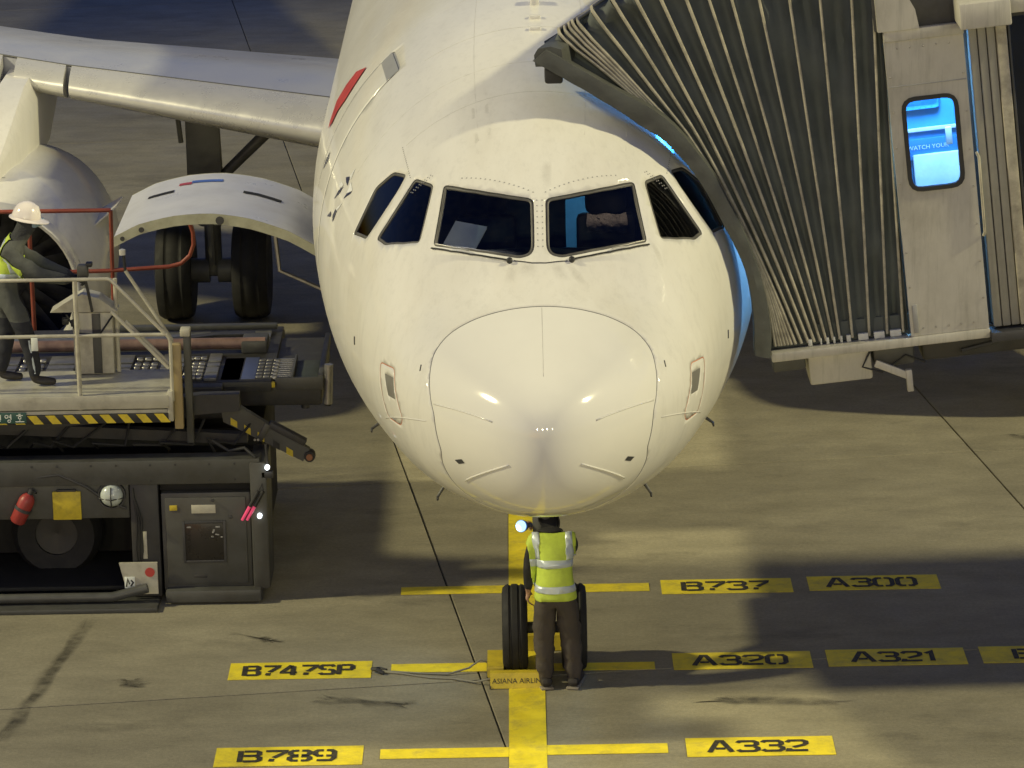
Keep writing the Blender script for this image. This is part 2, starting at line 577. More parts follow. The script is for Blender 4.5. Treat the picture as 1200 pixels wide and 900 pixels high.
GL = {
    'A': (1.1, [[(0, 0), (.42, 1), (.62, 1), (1.04, 0)], [(.30, .32), (.74, .32)]]),
    'B': (1.0, [[(0.06, 0), (0.06, 1)], [(.22, .95), (.78, .95), (.93, .86), (.93, .64), (.80, .55), (.22, .55)], [(.22, .05), (.82, .05), (.97, .14), (.97, .38), (.84, .45)]]),
    '3': (.95, [[(.04, .82), (.16, .95), (.78, .95), (.92, .84), (.92, .64), (.78, .54), (.34, .54)], [(.82, .44), (.95, .34), (.95, .16), (.80, .05), (.16, .05), (.02, .18)]]),
    '2': (.95, [[(.04, .80), (.18, .95), (.76, .95), (.92, .84), (.92, .66), (.80, .54), (.30, .34)], [(.12, .24), (.06, .05), (.96, .05)]]),
    '0': (1.0, [[(.44, .95), (.20, .95), (.05, .80), (.05, .20), (.20, .05), (.44, .05)], [(.56, .05), (.80, .05), (.95, .20), (.95, .80), (.80, .95), (.56, .95)]]),
    '1': (.55, [[(.05, .78), (.34, .95), (.34, 0)]]),
    '7': (.95, [[(.03, .95), (.95, .95), (.92, .80), (.42, .34)], [(.36, .24), (.32, 0)]]),
    '4': (1.0, [[(.62, 1), (.05, .34), (.05, .26), (.60, .26)], [(.74, .9), (.74, 0)], [(.86, .26), (1.0, .26)]]),
    'S': (.95, [[(.92, .80), (.78, .95), (.20, .95), (.05, .84), (.05, .66), (.20, .55), (.44, .55)], [(.56, .5), (.80, .47), (.93, .36), (.93, .16), (.78, .05), (.18, .05), (.03, .18)]]),
    'P': (.95, [[(0.06, 0), (0.06, 1)], [(.22, .95), (.78, .95), (.93, .84), (.93, .60), (.80, .48), (.22, .48)]]),
    '8': (.95, [[(.42, .95), (.18, .95), (.05, .84), (.05, .64), (.18, .54), (.42, .54)], [(.56, .95), (.80, .95), (.93, .84), (.93, .64), (.80, .54), (.56, .54)],
                [(.42, .44), (.14, .42), (.02, .32), (.02, .16), (.16, .05), (.42, .05)], [(.56, .44), (.84, .42), (.96, .32), (.96, .16), (.82, .05), (.56, .05)]]),
    '9': (.95, [[(.42, .95), (.18, .95), (.05, .84), (.05, .60), (.18, .46), (.42, .46)], [(.56, .95), (.80, .95), (.93, .82), (.93, .22), (.78, .05), (.14, .05)], [(.56, .46), (.80, .46)]]),
}


def plate(x, y, txt, w=1.21, h=0.43, s=0.205, x_text=None, label=None):
    p = MB().box(x - w / 2, x + w / 2, y - h / 2, y + h / 2, 0.002, 0.0045)
    o = p.build('stop_position_plate', M_YELLOW, apron, smooth=False)
    o['label'] = label or ('yellow painted plate lettered ' + txt)
    adv = [GL[c][0] * s * 0.86 + 0.035 for c in txt]
    x0 = (x_text if x_text is not None else x) - sum(adv) / 2
    m = MB()
    for c, a in zip(txt, adv):
        for st in GL[c][1]:
            m.stroke([(x0 + px * s * 0.86, y - 0.125 + py * 0.25) for px, py in st], 0.046, 0.0085)
        x0 += a
    m.build('lettering', M_BLACKP, o, smooth=False)


plate(-2.115, 3.04, 'B789')
plate(1.74, 3.08, 'A332')
plate(-2.13, 5.12, 'B747SP', w=1.24, s=0.155)
plate(1.72, 5.185, 'A320')
plate(3.065, 5.205, 'A321')
plate(4.41, 5.22, 'B', x_text=4.2)
plate(1.70, 7.24, 'B737', h=0.41)
plate(3.06, 7.27, 'A300', h=0.41)
for x0, x1, y0, y1, nm in [(-1.37, -0.317, 2.94, 3.16, 0), (-0.003, 0.985, 2.97, 3.19, 0), (-1.34, -0.44, 5.02, 5.24, 0), (-0.003, 0.955, 5.0, 5.19, 0), (-1.31, -0.33, 7.15, 7.37, 0), (-0.003, 0.985, 7.14, 7.37, 0)]:
    MB().box(x0, x1, y0, y1, 0.002, 0.0045).build('stop_bar', M_YELLOW, apron, smooth=False)
MB().box(-0.315, -0.005, -12, 40, 0.002, 0.0052).build('lead_in_line', M_YELLOW, apron, smooth=False)


def blot(pts, seed, grow=0.05, z=0.0028):
    """irregular worn stain that thins out towards its edge"""
    rnd = random.Random(seed)
    out = []
    n = len(pts)
    for i in range(n):
        a, b = Vector(pts[i]), Vector(pts[(i + 1) % n])
        for t in np.linspace(0, 1, 9)[:-1]:
            p = a.lerp(b, t)
            out.append(Vector((p.x + rnd.uniform(-grow, grow), p.y + rnd.uniform(-grow, grow) * 0.8, z)))
    m = len(out)
    sx = max(p[0] for p in pts) - min(p[0] for p in pts)
    c = sum(out, Vector()) / m
    axis = Vector((pts[2][0] + pts[3][0] - pts[0][0] - pts[1][0], pts[2][1] + pts[3][1] - pts[0][1] - pts[1][1], 0)) / 2
    an = axis.normalized()
    inner = []
    for p in out:
        along = (p - c).dot(an)
        q = c + an * along * .8 + (p - c - an * along) * .35
        inner.append(Vector((q.x, q.y, z)))
    mb = MB().add(out + inner, [(i, (i + 1) % m, m + (i + 1) % m, m + i) for i in range(m)] + [tuple(range(m, 2 * m))])
    o = mb.build('oil_stain', M_STAIN, apron, smooth=False)
    at = o.data.attributes.new('edge', 'FLOAT', 'POINT')
    for i in range(2 * m):
        at.data[i].value = 0.0 if i < m else 1.0


blot([(-4.62, 3.45), (-4.45, 3.5), (-4.02, 6.6), (-4.2, 6.65)], 1, 0.03)
blot([(-2.85, 6.15), (-2.45, 6.0), (-2.3, 5.9), (-2.5, 5.86)], 2, 0.05)
blot([(-3.75, 4.95), (-3.5, 5.0), (-3.4, 4.8), (-3.7, 4.75)], 3, 0.06)
blot([(1.2, 4.1), (1.5, 4.3), (2.6, 4.15), (2.5, 4.0)], 13, 0.08)
blot([(-2.0, 4.3), (-1.9, 4.5), (-1.1, 4.3), (-1.2, 4.15)], 14, 0.07)
blot([(4.85, 12.1), (5.3, 12.0), (5.4, 11.85), (5.0, 11.9)], 5, 0.03)

# ---------------------------------------------------------------- airliner: nose surface from stations
CZ = 3.82
ST_Y = [0, .05, .15, .3, .5, .8, 1.1, 1.4, 1.75, 2.1, 2.4, 2.7, 3.1, 3.6, 4.2, 5.0, 6.0, 7.2]
ST = dict(
    top=[-.361, -.12, .0, .105, .21, .335, .44, .57, .88, 1.17, 1.38, 1.53, 1.68, 1.82, 1.94, 2.03, 2.065, 2.07],
    bot=[-.361, -.62, -.77, -.89, -.995, -1.108, -1.204, -1.291, -1.383, -1.464, -1.527, -1.588, -1.665, -1.75, -1.84, -1.94, -2.03, -2.07],
    hw=[0, .195, .35, .51, .69, .895, 1.055, 1.168, 1.281, 1.375, 1.447, 1.52, 1.61, 1.705, 1.79, 1.872, 1.945, 1.975],
    zc=[-.361, -.361, -.355, -.345, -.33, -.31, -.29, -.27, -.24, -.20, -.17, -.14, -.10, -.06, -.03, -.01, 0, 0])


def pchip(x, y):
    x, y = np.array(x, float), np.array(y, float)
    h = np.diff(x)
    d = np.diff(y) / h
    m = np.zeros_like(y)
    for i in range(1, len(x) - 1):
        if d[i - 1] * d[i] > 0:
            w1, w2 = 2 * h[i] + h[i - 1], h[i] + 2 * h[i - 1]
            m[i] = (w1 + w2) / (w1 / d[i - 1] + w2 / d[i])
    m[0] = d[0]

    def f(t):
        t = np.clip(t, x[0], x[-1])
        i = np.clip(np.searchsorted(x, t) - 1, 0, len(x) - 2)
        s = (t - x[i]) / h[i]
        return (2 * s**3 - 3 * s**2 + 1) * y[i] + (s**3 - 2 * s**2 + s) * h[i] * m[i] + (-2 * s**3 + 3 * s**2) * y[i + 1] + (s**3 - s**2) * h[i] * m[i + 1]
    return f


FS = {k: pchip(np.sqrt(ST_Y), v) for k, v in ST.items()}


def S(Y, v):
    Y = np.asarray(Y, float)
    v = np.asarray(v, float)
    s = np.sqrt(np.clip(Y, 0, 7.2))
    t, b, h, z = (FS[k](s) for k in ('top', 'bot', 'hw', 'zc'))
    tail = np.clip((Y - 24) / 13.5, 0, 1) ** 1.6
    t, b, h = t - 0.35 * tail, b + 2.6 * tail, h * (1 - 0.8 * tail)
    c = np.cos(v)
    return np.stack([h * np.sin(v), Y + 0 * v, CZ + z + np.where(c > 0, (t - z) * c, (z - b) * c)], -1)


def SN(Y, v):
    h = 1e-3
    Y = np.maximum(np.asarray(Y, float), 2e-3)
    a = S(Y + h, v) - S(Y - h, v)
    b = S(Y, v + h) - S(Y, v - h)
    n = np.cross(a, b)
    return n / np.maximum(np.linalg.norm(n, axis=-1, keepdims=True), 1e-12)


_n = SN(np.array([5.0]), np.array([1.0]))[0]
NSIGN = 1.0 if _n[0] > 0 else -1.0


def surf(Y, vdeg, off=0.0):
    v = np.radians(vdeg)
    return Vector(S(np.array([Y]), np.array([v]))[0] + SN(np.array([Y]), np.array([v]))[0] * NSIGN * off)


def dens(poly, step=0.03, closed=True):
    out = []
    n = len(poly)
    for i in range(n if closed else n - 1):
        a, b = np.array(poly[i]), np.array(poly[(i + 1) % n])
        k = max(1, int(np.hypot(*(b - a)) / step))
        out += [tuple(a + (b - a) * t / k) for t in range(k)]
    if not closed:
        out.append(tuple(poly[-1]))
    return out


def rnd_poly(poly, r):
    out = []
    n = len(poly)
    for i in range(n):
        p, a, b = np.array(poly[i]), np.array(poly[i - 1]), np.array(poly[(i + 1) % n])
        da, db = a - p, b - p
        la, lb = np.hypot(*da), np.hypot(*db)
        p0, p1 = p + da / la * min(r, la * .45), p + db / lb * min(r, lb * .45)
        for t in (0, .25, .5, .75, 1):
            out.append(tuple((1 - t)**2 * p0 + 2 * t * (1 - t) * p + t * t * p1))
    return out


def inset(poly, d):
    n = len(poly)
    area = sum(poly[i][0] * poly[(i + 1) % n][1] - poly[(i + 1) % n][0] * poly[i][1] for i in range(n))
    sg = 1 if area > 0 else -1
    out = []
    for i in range(n):
        p, a, b = (np.array(q) for q in (poly[i], poly[i - 1], poly[(i + 1) % n]))
        d0, d1 = (p - a) / max(np.hypot(*(p - a)), 1e-9), (b - p) / max(np.hypot(*(b - p)), 1e-9)
        n0, n1 = np.array([-d0[1], d0[0]]) * sg, np.array([-d1[1], d1[0]]) * sg
        m = n0 + n1
        m /= max(np.hypot(*m), 1e-9)
        out.append(tuple(p + m * d / max(.5, m @ n0)))
    return out


def inpoly(px, py, poly):
    poly = np.array(poly)
    r = np.zeros(len(px), bool)
    j = len(poly) - 1
    for i in range(len(poly)):
        c = ((poly[i, 1] > py) != (poly[j, 1] > py)) & (px < (poly[j, 0] - poly[i, 0]) * (py - poly[i, 1]) / (poly[j, 1] - poly[i, 1] + 1e-15) + poly[i, 0])
        r ^= c
        j = i
    return r


D = math.radians
W1 = [(2.284, 30.8), (2.154, 23.5), (2.059, 16.3), (1.993, 9.2), (1.95, 1.9), (1.86, 1.9), (1.775, 1.9), (1.61, 2.0), (1.565, 3.5), (1.55, 7.5), (1.595, 14.8), (1.655, 22.4), (1.74, 30.2), (1.858, 38.1), (1.957, 36.1), (2.06, 34.2), (2.17, 32.5)]
W2 = [(2.345, 34.1), (2.445, 36.9), (2.563, 39.8), (2.505, 44.2), (2.467, 49), (2.45, 54.1), (2.463, 59.5), (2.283, 56.9), (2.09, 49.7), (1.963, 43), (2.05, 40.5), (2.144, 38.2), (2.242, 36.1)]
W3 = [(2.69, 42.2), (2.887, 46.1), (2.93, 49.8), (2.99, 53.6), (2.961, 56.8), (2.947, 60.1), (2.949, 63.6), (2.971, 67.3), (2.645, 63.3), (2.6, 57.3), (2.594, 51.7), (2.62, 46.5)]
HATCH = [(1.60, 81.5), (1.31, 76), (1.10, 98), (1.18, 103), (1.50, 104)]
PORT = [(1.47, 83.6), (1.29, 81), (1.225, 91.2), (1.382, 92.4)]
DOOR = [(5.30, -38.4), (4.53, -37.0), (4.53, -110), (5.30, -110)]
regions = []      # (key, polygon) later ones win


def reg(key, poly, r=0.03, sgn=1):
    p = [(y, D(v) * sgn) for y, v in poly]
    if r:
        p = rnd_poly(p, r)
    regions.append((key, dens(p, 0.035)))
    return p


for sgn in (-1, 1):
    for k, W in enumerate((W1, W2, W3)):
        p = reg(('seal', sgn, k), W, 0.035, sgn)
        regions.append((('glass', sgn, k), dens(inset(p, 0.02 if k == 0 else 0.015), 0.035)))
    p = reg(('hatchline', sgn), HATCH, 0.05, sgn)
    regions.append((('skin',), dens(inset(p, 0.008), 0.035)))
    reg(('port', sgn), PORT, 0.01, sgn)
p = reg(('doorline',), DOOR, 0.08)
regions.append((('door',), dens(inset(p, 0.016), 0.05)))
regions.append((('doortop',), dens([(5.28, D(-39.0)), (4.55, D(-37.7)), (4.55, D(-41.8)), (5.28, D(-42.8))], 0.05)))
SEAM_V = [0, 25, 39, 52, 62, 75, 87, 105, 117, 145, 180]
SEAM_Y = [1.072, 1.068, 1.05, .98, .87, .735, .65, .63, .70, .82, .86]
seam_f = pchip(np.radians(SEAM_V), SEAM_Y)
SEAMW = 0.0075
pts, edges = [], []


def add_loop(poly, closed=True):
    i0 = len(pts)
    pts.extend(poly)
    n = len(poly)
    for i in range(n if closed else n - 1):
        edges.append((i0 + i, i0 + (i + 1) % n))


for key, poly in regions:
    add_loop(poly)
vs_ = np.linspace(-math.pi, math.pi, 181)
add_loop([(float(seam_f(abs(v))), float(v)) for v in vs_], False)
add_loop([(float(seam_f(abs(v))) + SEAMW, float(v)) for v in vs_], False)
con = np.array(pts)
gy = np.concatenate([(np.linspace(0, math.sqrt(0.35), 16) ** 2), np.arange(0.39, 3.3, 0.045), np.arange(3.32, 7.5, 0.1), np.arange(7.75, 37, 0.75), [37.4]])
gv = np.linspace(-math.pi, math.pi, 145)
G = np.array([(y, v) for y in gy for v in gv])
keep = np.ones(len(G), bool)
for i0 in range(0, len(G), 2000):
    d = np.abs(G[i0:i0 + 2000, None, :] - con[None])
    keep[i0:i0 + 2000] = ~((np.hypot(d[..., 0], d[..., 1]) < 0.011).any(1))
pts += [tuple(map(float, g)) for g in G[keep]]
r_v, r_e, r_f, *_ = delaunay_2d_cdt([Vector(p) for p in pts], edges, [], 0, 1e-6)
PV = np.array([(v.x, v.y) for v in r_v])
PF = np.array([tuple(f) for f in r_f if len(f) == 3])
cen = PV[PF].mean(1)
lab = np.zeros(len(PF), int)
keys = [('skin',)]
for key, poly in regions:
    if key not in keys:
        keys.append(key)
    lab[inpoly(cen[:, 0], cen[:, 1], poly)] = keys.index(key)
sy = np.array([seam_f(abs(v)) for v in cen[:, 1]])
keys += [('radome',), ('seam',)]
lab[(cen[:, 0] < sy)] = keys.index(('radome',))
lab[(cen[:, 0] >= sy) & (cen[:, 0] < sy + SEAMW)] = keys.index(('seam',))


def patch(name, ks, m, parent, off=0.0, shell=0.0, lining=None):
    sel = np.isin(lab, [keys.index(k) for k in ks if k in keys])
    f = PF[sel]
    ids, inv = np.unique(f, return_inverse=True)
    f = inv.reshape(-1, 3)
    P = S(PV[ids, 0], PV[ids, 1])
    Nn = SN(PV[ids, 0], PV[ids, 1]) * NSIGN
    tip = PV[ids, 0] < 1e-6
    Nn[tip] = (0, -1, 0)
    P = P + Nn * off
    # merge doubles (tip, belly seam)
    key = np.round(P, 5)
    _, first, inv2 = np.unique(key, axis=0, return_index=True, return_inverse=True)
    inv2 = inv2.ravel()
    P, Nn = P[first], Nn[first]
    f = inv2[f]
    good = (f[:, 0] != f[:, 1]) & (f[:, 1] != f[:, 2]) & (f[:, 0] != f[:, 2])
    f = f[good]
    fnn = np.cross(P[f[:, 1]] - P[f[:, 0]], P[f[:, 2]] - P[f[:, 0]])
    flip = (fnn * Nn[f[:, 0]]).sum(1) < 0
    f[flip] = f[flip][:, ::-1]
    me = bpy.data.meshes.new(name)
    me.from_pydata(P.tolist(), [], f.tolist())
    me.materials.append(m)
    if lining:
        me.materials.append(lining)
    me.shade_smooth()
    me.normals_split_custom_set_from_vertices(Nn.tolist())
    o = link(name, me, parent)
    if shell:
        s = o.modifiers.new('shell', 'SOLIDIFY')
        s.thickness = shell
        s.offset = -1
        s.use_rim = True
        s.use_quality_normals = False
        if lining:
            s.material_offset = 1
            s.material_offset_rim = 1
    return o


plane = thing('airliner', 'white twin-engine airliner parked nose-on with its starboard cargo door open', 'airliner', (0, 5.07, 0))
patch('fuselage', [('skin',)], M_WHITE, plane, shell=0.05, lining=M_LINING)
radome = patch('radome', [('radome',)], M_RADOME, plane)
patch('seam_groove', [('seam',)], mat('seam_sealant', (0.46, 0.41, 0.32), 0.7, var=0.6, scale=6), radome, off=-0.004)
for sgn in (-1, 1):
    for k in range(3):
        w = patch('cockpit_window', [('glass', sgn, k)], M_PANE, plane, off=-0.012)
        patch('window_seal', [('seal', sgn, k)], mat('window_seal_rubber', (0.10, 0.095, 0.085), 0.5, var=0.3), w, off=-0.006, shell=0.02)
    h = patch('static_port_panel', [('hatchline', sgn)], mat('red_panel_outline', (0.55, 0.22, 0.13), 0.5, var=0.3), plane, off=0.0005)
    patch('port_plate', [('port', sgn)], mat('port_plate_metal', (0.26, 0.25, 0.23), 0.4, metal=0.3), h, off=0.001)
dr = patch('service_door', [('door',), ('doortop',)], M_WHITE, plane, off=0.001, shell=0.03, lining=M_LINING)
patch('door_outline', [('doorline',)], M_GREYD, dr, off=-0.006)
patch('door_hinge_cover', [('doortop',)], M_GREYD, dr, off=0.003)


def on_skin(name, polys, m, parent, off=0.004):
    mb = MB()
    for poly in polys:
        P = [surf(y, v, off) for y, v in dens(poly, 0.12 if len(poly) < 7 else 10)]
        n = len(P)
        c = surf(sum(q[0] for q in poly) / len(poly), sum(q[1] for q in poly) / len(poly), off)
        mb.add(P + [c], [(i, (i + 1) % n, n) for i in range(n)])
    return mb.build(name, m, parent, smooth=True, recalc=False)


def skin_poly(name, polys, m, parent, off=0.004):
    mb = MB()
    for poly in polys:
        mb.add([surf(y, v, off) for y, v in poly], [tuple(range(len(poly)))])
    return mb.build(name, m, parent, smooth=False)


RED = [(5.674, -47.6), (6.04, -51.6), (6.136, -56.0), (6.196, -61.1), (5.954, -64.5), (5.81, -66.0), (5.698, -63.7), (5.7, -60.6), (5.6, -57.2), (5.595, -53.7), (5.624, -50.7)]
on_skin('red_tail_mark', [RED], M_RED, plane, 0.01)
WHITEK = [[(3.671, -57.9), (3.707, -60.9), (3.632, -60.9)], [(3.968, -65.5), (3.887, -64.4), (3.786, -64.2), (3.879, -66.2)], [(3.601, -61.1), (3.444, -61.6), (3.575, -64.0)], [(3.758, -70.3), (3.592, -66.7), (3.651, -69.0), (3.71, -70.2)]]
DARKK = [[(3.815, -62.4), (3.707, -60.9), (3.648, -62.8), (3.749, -62.9)], [(3.96, -69.8), (3.887, -66.7), (3.765, -64.3), (3.816, -66.7)], [(3.61, -65.9), (3.57, -64.0), (3.445, -61.8), (3.468, -62.8)],
         [(4.085, -75.3), (3.948, -72.7), (3.889, -73.4), (3.939, -74.1)], [(3.752, -73.6), (3.814, -72.5), (3.767, -70.2), (3.698, -70.1), (3.731, -72.8)], [(5.159, -72.0), (5.168, -69.3), (5.044, -66.7), (4.978, -68.6)]]
M_BW = mat('bright_white_decal', (0.85, 0.86, 0.86), 0.3)
em = skin_poly('star_emblem', [DARKK[1]], M_NAVY, plane)
for q in WHITEK:
    skin_poly('emblem_facet', [q], M_BW, em)
for q in DARKK[:1] + DARKK[2:5]:
    skin_poly('emblem_facet', [q], M_NAVY, em)
skin_poly('door_mark', [DARKK[5]], M_NAVY, plane)


def skin_line(name, path, r, m, parent, off=0.0, n=6, k=10):
    mb = MB()
    P = []
    for i in range(len(path) - 1):
        (a, b), (c, d) = path[i], path[i + 1]
        for t in np.linspace(0, 1, k + 1)[:(-1 if i < len(path) - 2 else None)]:
            P.append(surf(a + (c - a) * t, b + (d - b) * t, off))
    mb.tube(P, r, n)
    return mb.build(name, m, parent, smooth=True)


for sgn in (-1, 1):
    skin_line('diverter_strip', [(.685, 78 * sgn), (.20, 67 * sgn)], 0.006, M_RADOME, radome, 0.001)
    skin_line('diverter_strip', [(.55, 127 * sgn), (.10, 113 * sgn)], 0.007, M_RADOME, radome, 0.002)
    skin_line('diverter_strip', [(1.62, 106 * sgn), (.75, 92 * sgn)], 0.005, M_WHITE, plane, 0.0)
    skin_poly('radome_latch', [[(.44, 109.3 * sgn), (.425, 112 * sgn), (.49, 113.6 * sgn), (.515, 111 * sgn)]], M_DARK, radome, 0.003)
    # wiper: arm parked along the bottom of the pane
    w = skin_line('windscreen_wiper', [(1.845, 38.7 * sgn), (1.732, 31.6 * sgn), (1.65, 24.6 * sgn), (1.59, 17.7 * sgn), (1.543, 10.9 * sgn)], 0.007, M_RUBBER, plane, 0.012)
    skin_line('wiper_blade', [(1.85, 37 * sgn), (1.742, 30.6 * sgn), (1.67, 24.8 * sgn)], 0.005, M_STEEL, w, 0.024)
    MB().lathe([(0.0, -0.01), (0.022, -0.01), (0.024, 0.02), (0.012, 0.03), (0, 0.03)], 12, align(surf(1.543, 11 * sgn), surf(1.543, 11 * sgn, 1))).build('wiper_pivot', M_RUBBER, w)
    # pitot and angle-of-attack probes low on the nose
    for (Y, v, ln) in ((1.75, 143, 0.085), (2.9, 124, 0.07)):
        a, b = surf(Y, v * sgn), surf(Y, v * sgn, ln)
        mb = MB()
        mb.tube([a - (b - a) * .1, a.lerp(b, .6), b, b + Vector((0, -0.05, -0.01))], [0.014, 0.012, 0.011, 0.008], 8)
        mb.build('air_probe', M_DARK, plane)
    # blank vents beside the radome seam
    skin_line('vent_mark', [(1.0, 63 * sgn), (.97, 66 * sgn)], 0.006, M_DARK, plane, 0.0)
    skin_line('vent_mark', [(2.4, 88 * sgn), (2.4, 90.5 * sgn)], 0.008, M_DARK, plane, 0.0)
skin_line('seam_cover', [(1.542, -9.5), (1.515, -3), (1.513, 2), (1.535, 9.5)], 0.004, M_DARK, plane, 0.002)
# frame joints round the crown, rivet rows
M_JOINT = mat('skin_joint_grey', (.50, .48, .43), .5)
skin_line('panel_seam', [(0.3, 0.0), (1.06, 0.0)], 0.0015, M_JOINT, radome, 0.0)
for Y, v0, v1 in ((3.05, -40, 38), (3.55, -58, 60), (4.3, -30, 40), (5.6, -90, 45), (6.7, -90, 60)):
    skin_line('skin_joint', [(Y, v0), (Y, v1)], 0.0014, M_JOINT, plane, 0.0, 4, 30)
for v0 in (-18, 14, 27):
    skin_line('skin_joint', [(2.55, v0), (5.6, v0 * .8)], 0.0012, M_JOINT, plane, 0.0, 4, 16)
M_SMEAR = stain_mat('wiper_grime')
M_SMEAR.node_tree.nodes['Principled BSDF'].inputs['Base Color'].default_value = (.16, .13, .09, 1)


def smear(path, w0, w1, name='grime_smear'):
    mb = MB()
    rows, vals = [], []
    n = len(path)
    for i, (Y, v) in enumerate(path):
        w = w0 + (w1 - w0) * i / (n - 1)
        for u in (-1, -.5, 0, .5, 1):
            rows.append(surf(Y, v + math.degrees(u * w), .0015))
            vals.append((1 - u * u) * (1 - abs(2 * i / (n - 1) - .6) ** 2 * .55 if 0 < i < n - 1 else 0) * .32)
    mb.add(rows, [(i * 5 + k, i * 5 + k + 1, (i + 1) * 5 + k + 1, (i + 1) * 5 + k) for i in range(n - 1) for k in range(4)])
    o = mb.build(name, M_SMEAR, plane, smooth=True, recalc=False)
    at = o.data.attributes.new('edge', 'FLOAT', 'POINT')
    for i, q in enumerate(vals):
        at.data[i].value = q


for path, w0, w1 in ([(1.53, -9.5), (1.47, -10.5), (1.41, -11.5), (1.36, -12)], .035, .05), ([(1.53, 10), (1.47, 12), (1.41, 14), (1.35, 16)], .03, .05), ([(1.535, -4), (1.49, -4.5), (1.44, -5), (1.4, -5)], .06, .05), ([(1.53, 5), (1.48, 6), (1.43, 7), (1.38, 7)], .05, .05), ([(1.90, 40), (1.85, 42), (1.80, 44), (1.75, 45)], .04, .03), ([(2.25, 3), (2.2, 2.6), (2.12, 2.4), (2.03, 2.2)], .03, .03), ([(3.2, -14), (2.9, -14.5), (2.6, -14.5), (2.3, -15)], .012, .012), ([(3.2, -18), (2.9, -18.5), (2.6, -18.5), (2.4, -19)], .01, .012):
    smear(path, w0, w1)
riv = MB()
for sgn in (-1, 1):
    for k in range(16):
        for (Y, v) in ((2.0, 2 + k * 1.5), (2.44 + .02 * (k % 2), 34 + k * .55), (2.62 + k * .03, 41.3 - k * 0.0)):
            p = surf(Y + (0.33 * (v - 2) / 29 if Y == 2.0 else 0), v * sgn, 0.0)
            riv.lathe([(0, -0.002), (0.006, -0.002), (0.005, 0.003), (0, 0.003)], 5, align(p, surf(Y + (0.33 * (v - 2) / 29 if Y == 2.0 else 0), v * sgn, 1)))
    for k in range(9):
        p = surf(1.62 + k * .04, 0.9 * sgn, 0)
        riv.lathe([(0, -0.002), (0.006, -0.002), (0.005, 0.003), (0, 0.003)], 5, align(p, surf(1.62 + k * .04, 0.9 * sgn, 1)))
rv = riv.build('rivet_row', M_GREYD, plane)
rv['kind'] = 'stuff'
# antennas along the crown
for Y, h in ((4.98, .09), (4.52, .03), (4.22, .03)):
    p = surf(Y, 0)
    if h > .05:
        MB().bbox(-.035, .035, Y - .07, Y + .07, p.z - .02, p.z + h, .02).build('crown_antenna', M_WHITE, plane)
    else:
        MB().bbox(-.045, .045, Y - .03, Y + .03, p.z - .02, p.z + h, .012).build('crown_antenna', M_WHITE, plane)

# cockpit inside
MB().box(-1.0, 1.0, 1.7, 3.85, 3.28, 3.34).build('cockpit_floor', M_LINING, plane, smooth=False)
g = MB()
g.grid([[(x * (0.62 + .32 * t), 1.62 + .75 * t, 4.33 + .10 * math.sin(t * 2.4) - .03 * abs(x)) for x in np.linspace(-1, 1, 13)] for t in np.linspace(0, 1, 8)])
g.build('glareshield', M_VDARK, plane, smooth=True)
MB().box(-.9, .9, 2.36, 2.42, 3.4, 4.36).build('instrument_panel', M_VDARK, plane, smooth=False)
bo = [(p.x, p.z) for p in (surf(3.9, v, -.055) for v in range(-180, 180, 6))]
bi = [(.22, 3.36), (.48, 3.36), (.48, 4.60), (.22, 4.60)]
bv, _, bf, *_ = delaunay_2d_cdt([Vector(p) for p in bo + bi], [(i, (i + 1) % 60) for i in range(60)] + [(60 + i, 60 + (i + 1) % 4) for i in range(4)], [], 1, 1e-6)
bf = [f for f in bf if not (.22 < sum(bv[i].x for i in f) / len(f) < .48 and 3.36 < sum(bv[i].y for i in f) / len(f) < 4.6)]
MB().add([(p.x, 3.9, p.y) for p in bv], bf).build('cockpit_bulkhead', M_LINING, plane, smooth=False)
MB().box(-.6, 1.3, 5.35, 5.4, 3.3, 5.6).build('galley_wall', mat('galley_panel', (0.25, 0.55, 0.72), 0.5), plane, smooth=False)
MB().box(-.5, .9, 4.0, 4.3, 5.3, 5.33).build('overhead_panel', M_LINING, plane, smooth=False)
lt = MB().bbox(0.0, .7, 4.55, 4.65, 5.42, 5.46, .01).build('galley_light', M_TUBE, plane)
la = bpy.data.lights.new('galley_lamp', 'AREA')
la.energy, la.color, la.size = 9, (0.45, 0.8, 1.0), 0.4
lo = bpy.data.objects.new('galley_lamp', la)
C.objects.link(lo)
lo.location = (0.35, 4.6, 5.38)
for x, fur in ((-.42, False), (.54, True)):
    s_ = MB().bbox(x - .24, x + .24, 2.95, 3.45, 3.75, 3.9, .04).build('pilot_seat', M_BLK, plane)
    MB().bbox(x - .24, x + .24, 3.36, 3.5, 3.85, 4.42, .05).build('seat_back', M_BLK, s_)
    MB().bbox(x - .17, x + .17, 3.36, 3.48, 4.42, 4.70, .05).build('headrest', M_BLK, s_)
    if fur:
        fur_seat = s_
        sh = MB()
        rows = []
        for j in range(9):
            a = j / 8
            rows.append([(x - .16 + .32 * i / 14 + .004 * math.sin(i * 2 + j), 3.34 - .05 * math.sin(a * math.pi) - .015 * math.sin(i * 3.1 + j * 2), 4.28 + .15 * a + .008 * math.sin(i * .9 + j)) for i in range(15)])
        sh.grid(rows)
        o = sh.build('sheepskin_cover', M_SHEEP, s_, smooth=True)
dl = bpy.data.lights.new('cockpit_fill_spot', 'SPOT')  # added spot that brightens the sheepskin; no lamp fitting is modelled here
dl.energy, dl.color, dl.shadow_soft_size, dl.spot_size = 5, (1, .8, .65), .05, rad(60)
do = bpy.data.objects.new('cockpit_fill_spot', dl)
C.objects.link(do)
do.location = (.54, 3.0, 4.98)
do.rotation_euler = Vector((0, .12, -.6)).to_track_quat('-Z', 'Y').to_euler()
do2 = do.copy()  # second added spot, put in to brighten the papers
do2.data = dl.copy()
do2.data.energy = 18
do.data.energy = 3.2
C.objects.link(do2)
do2.location = (-.6, 2.5, 4.95)
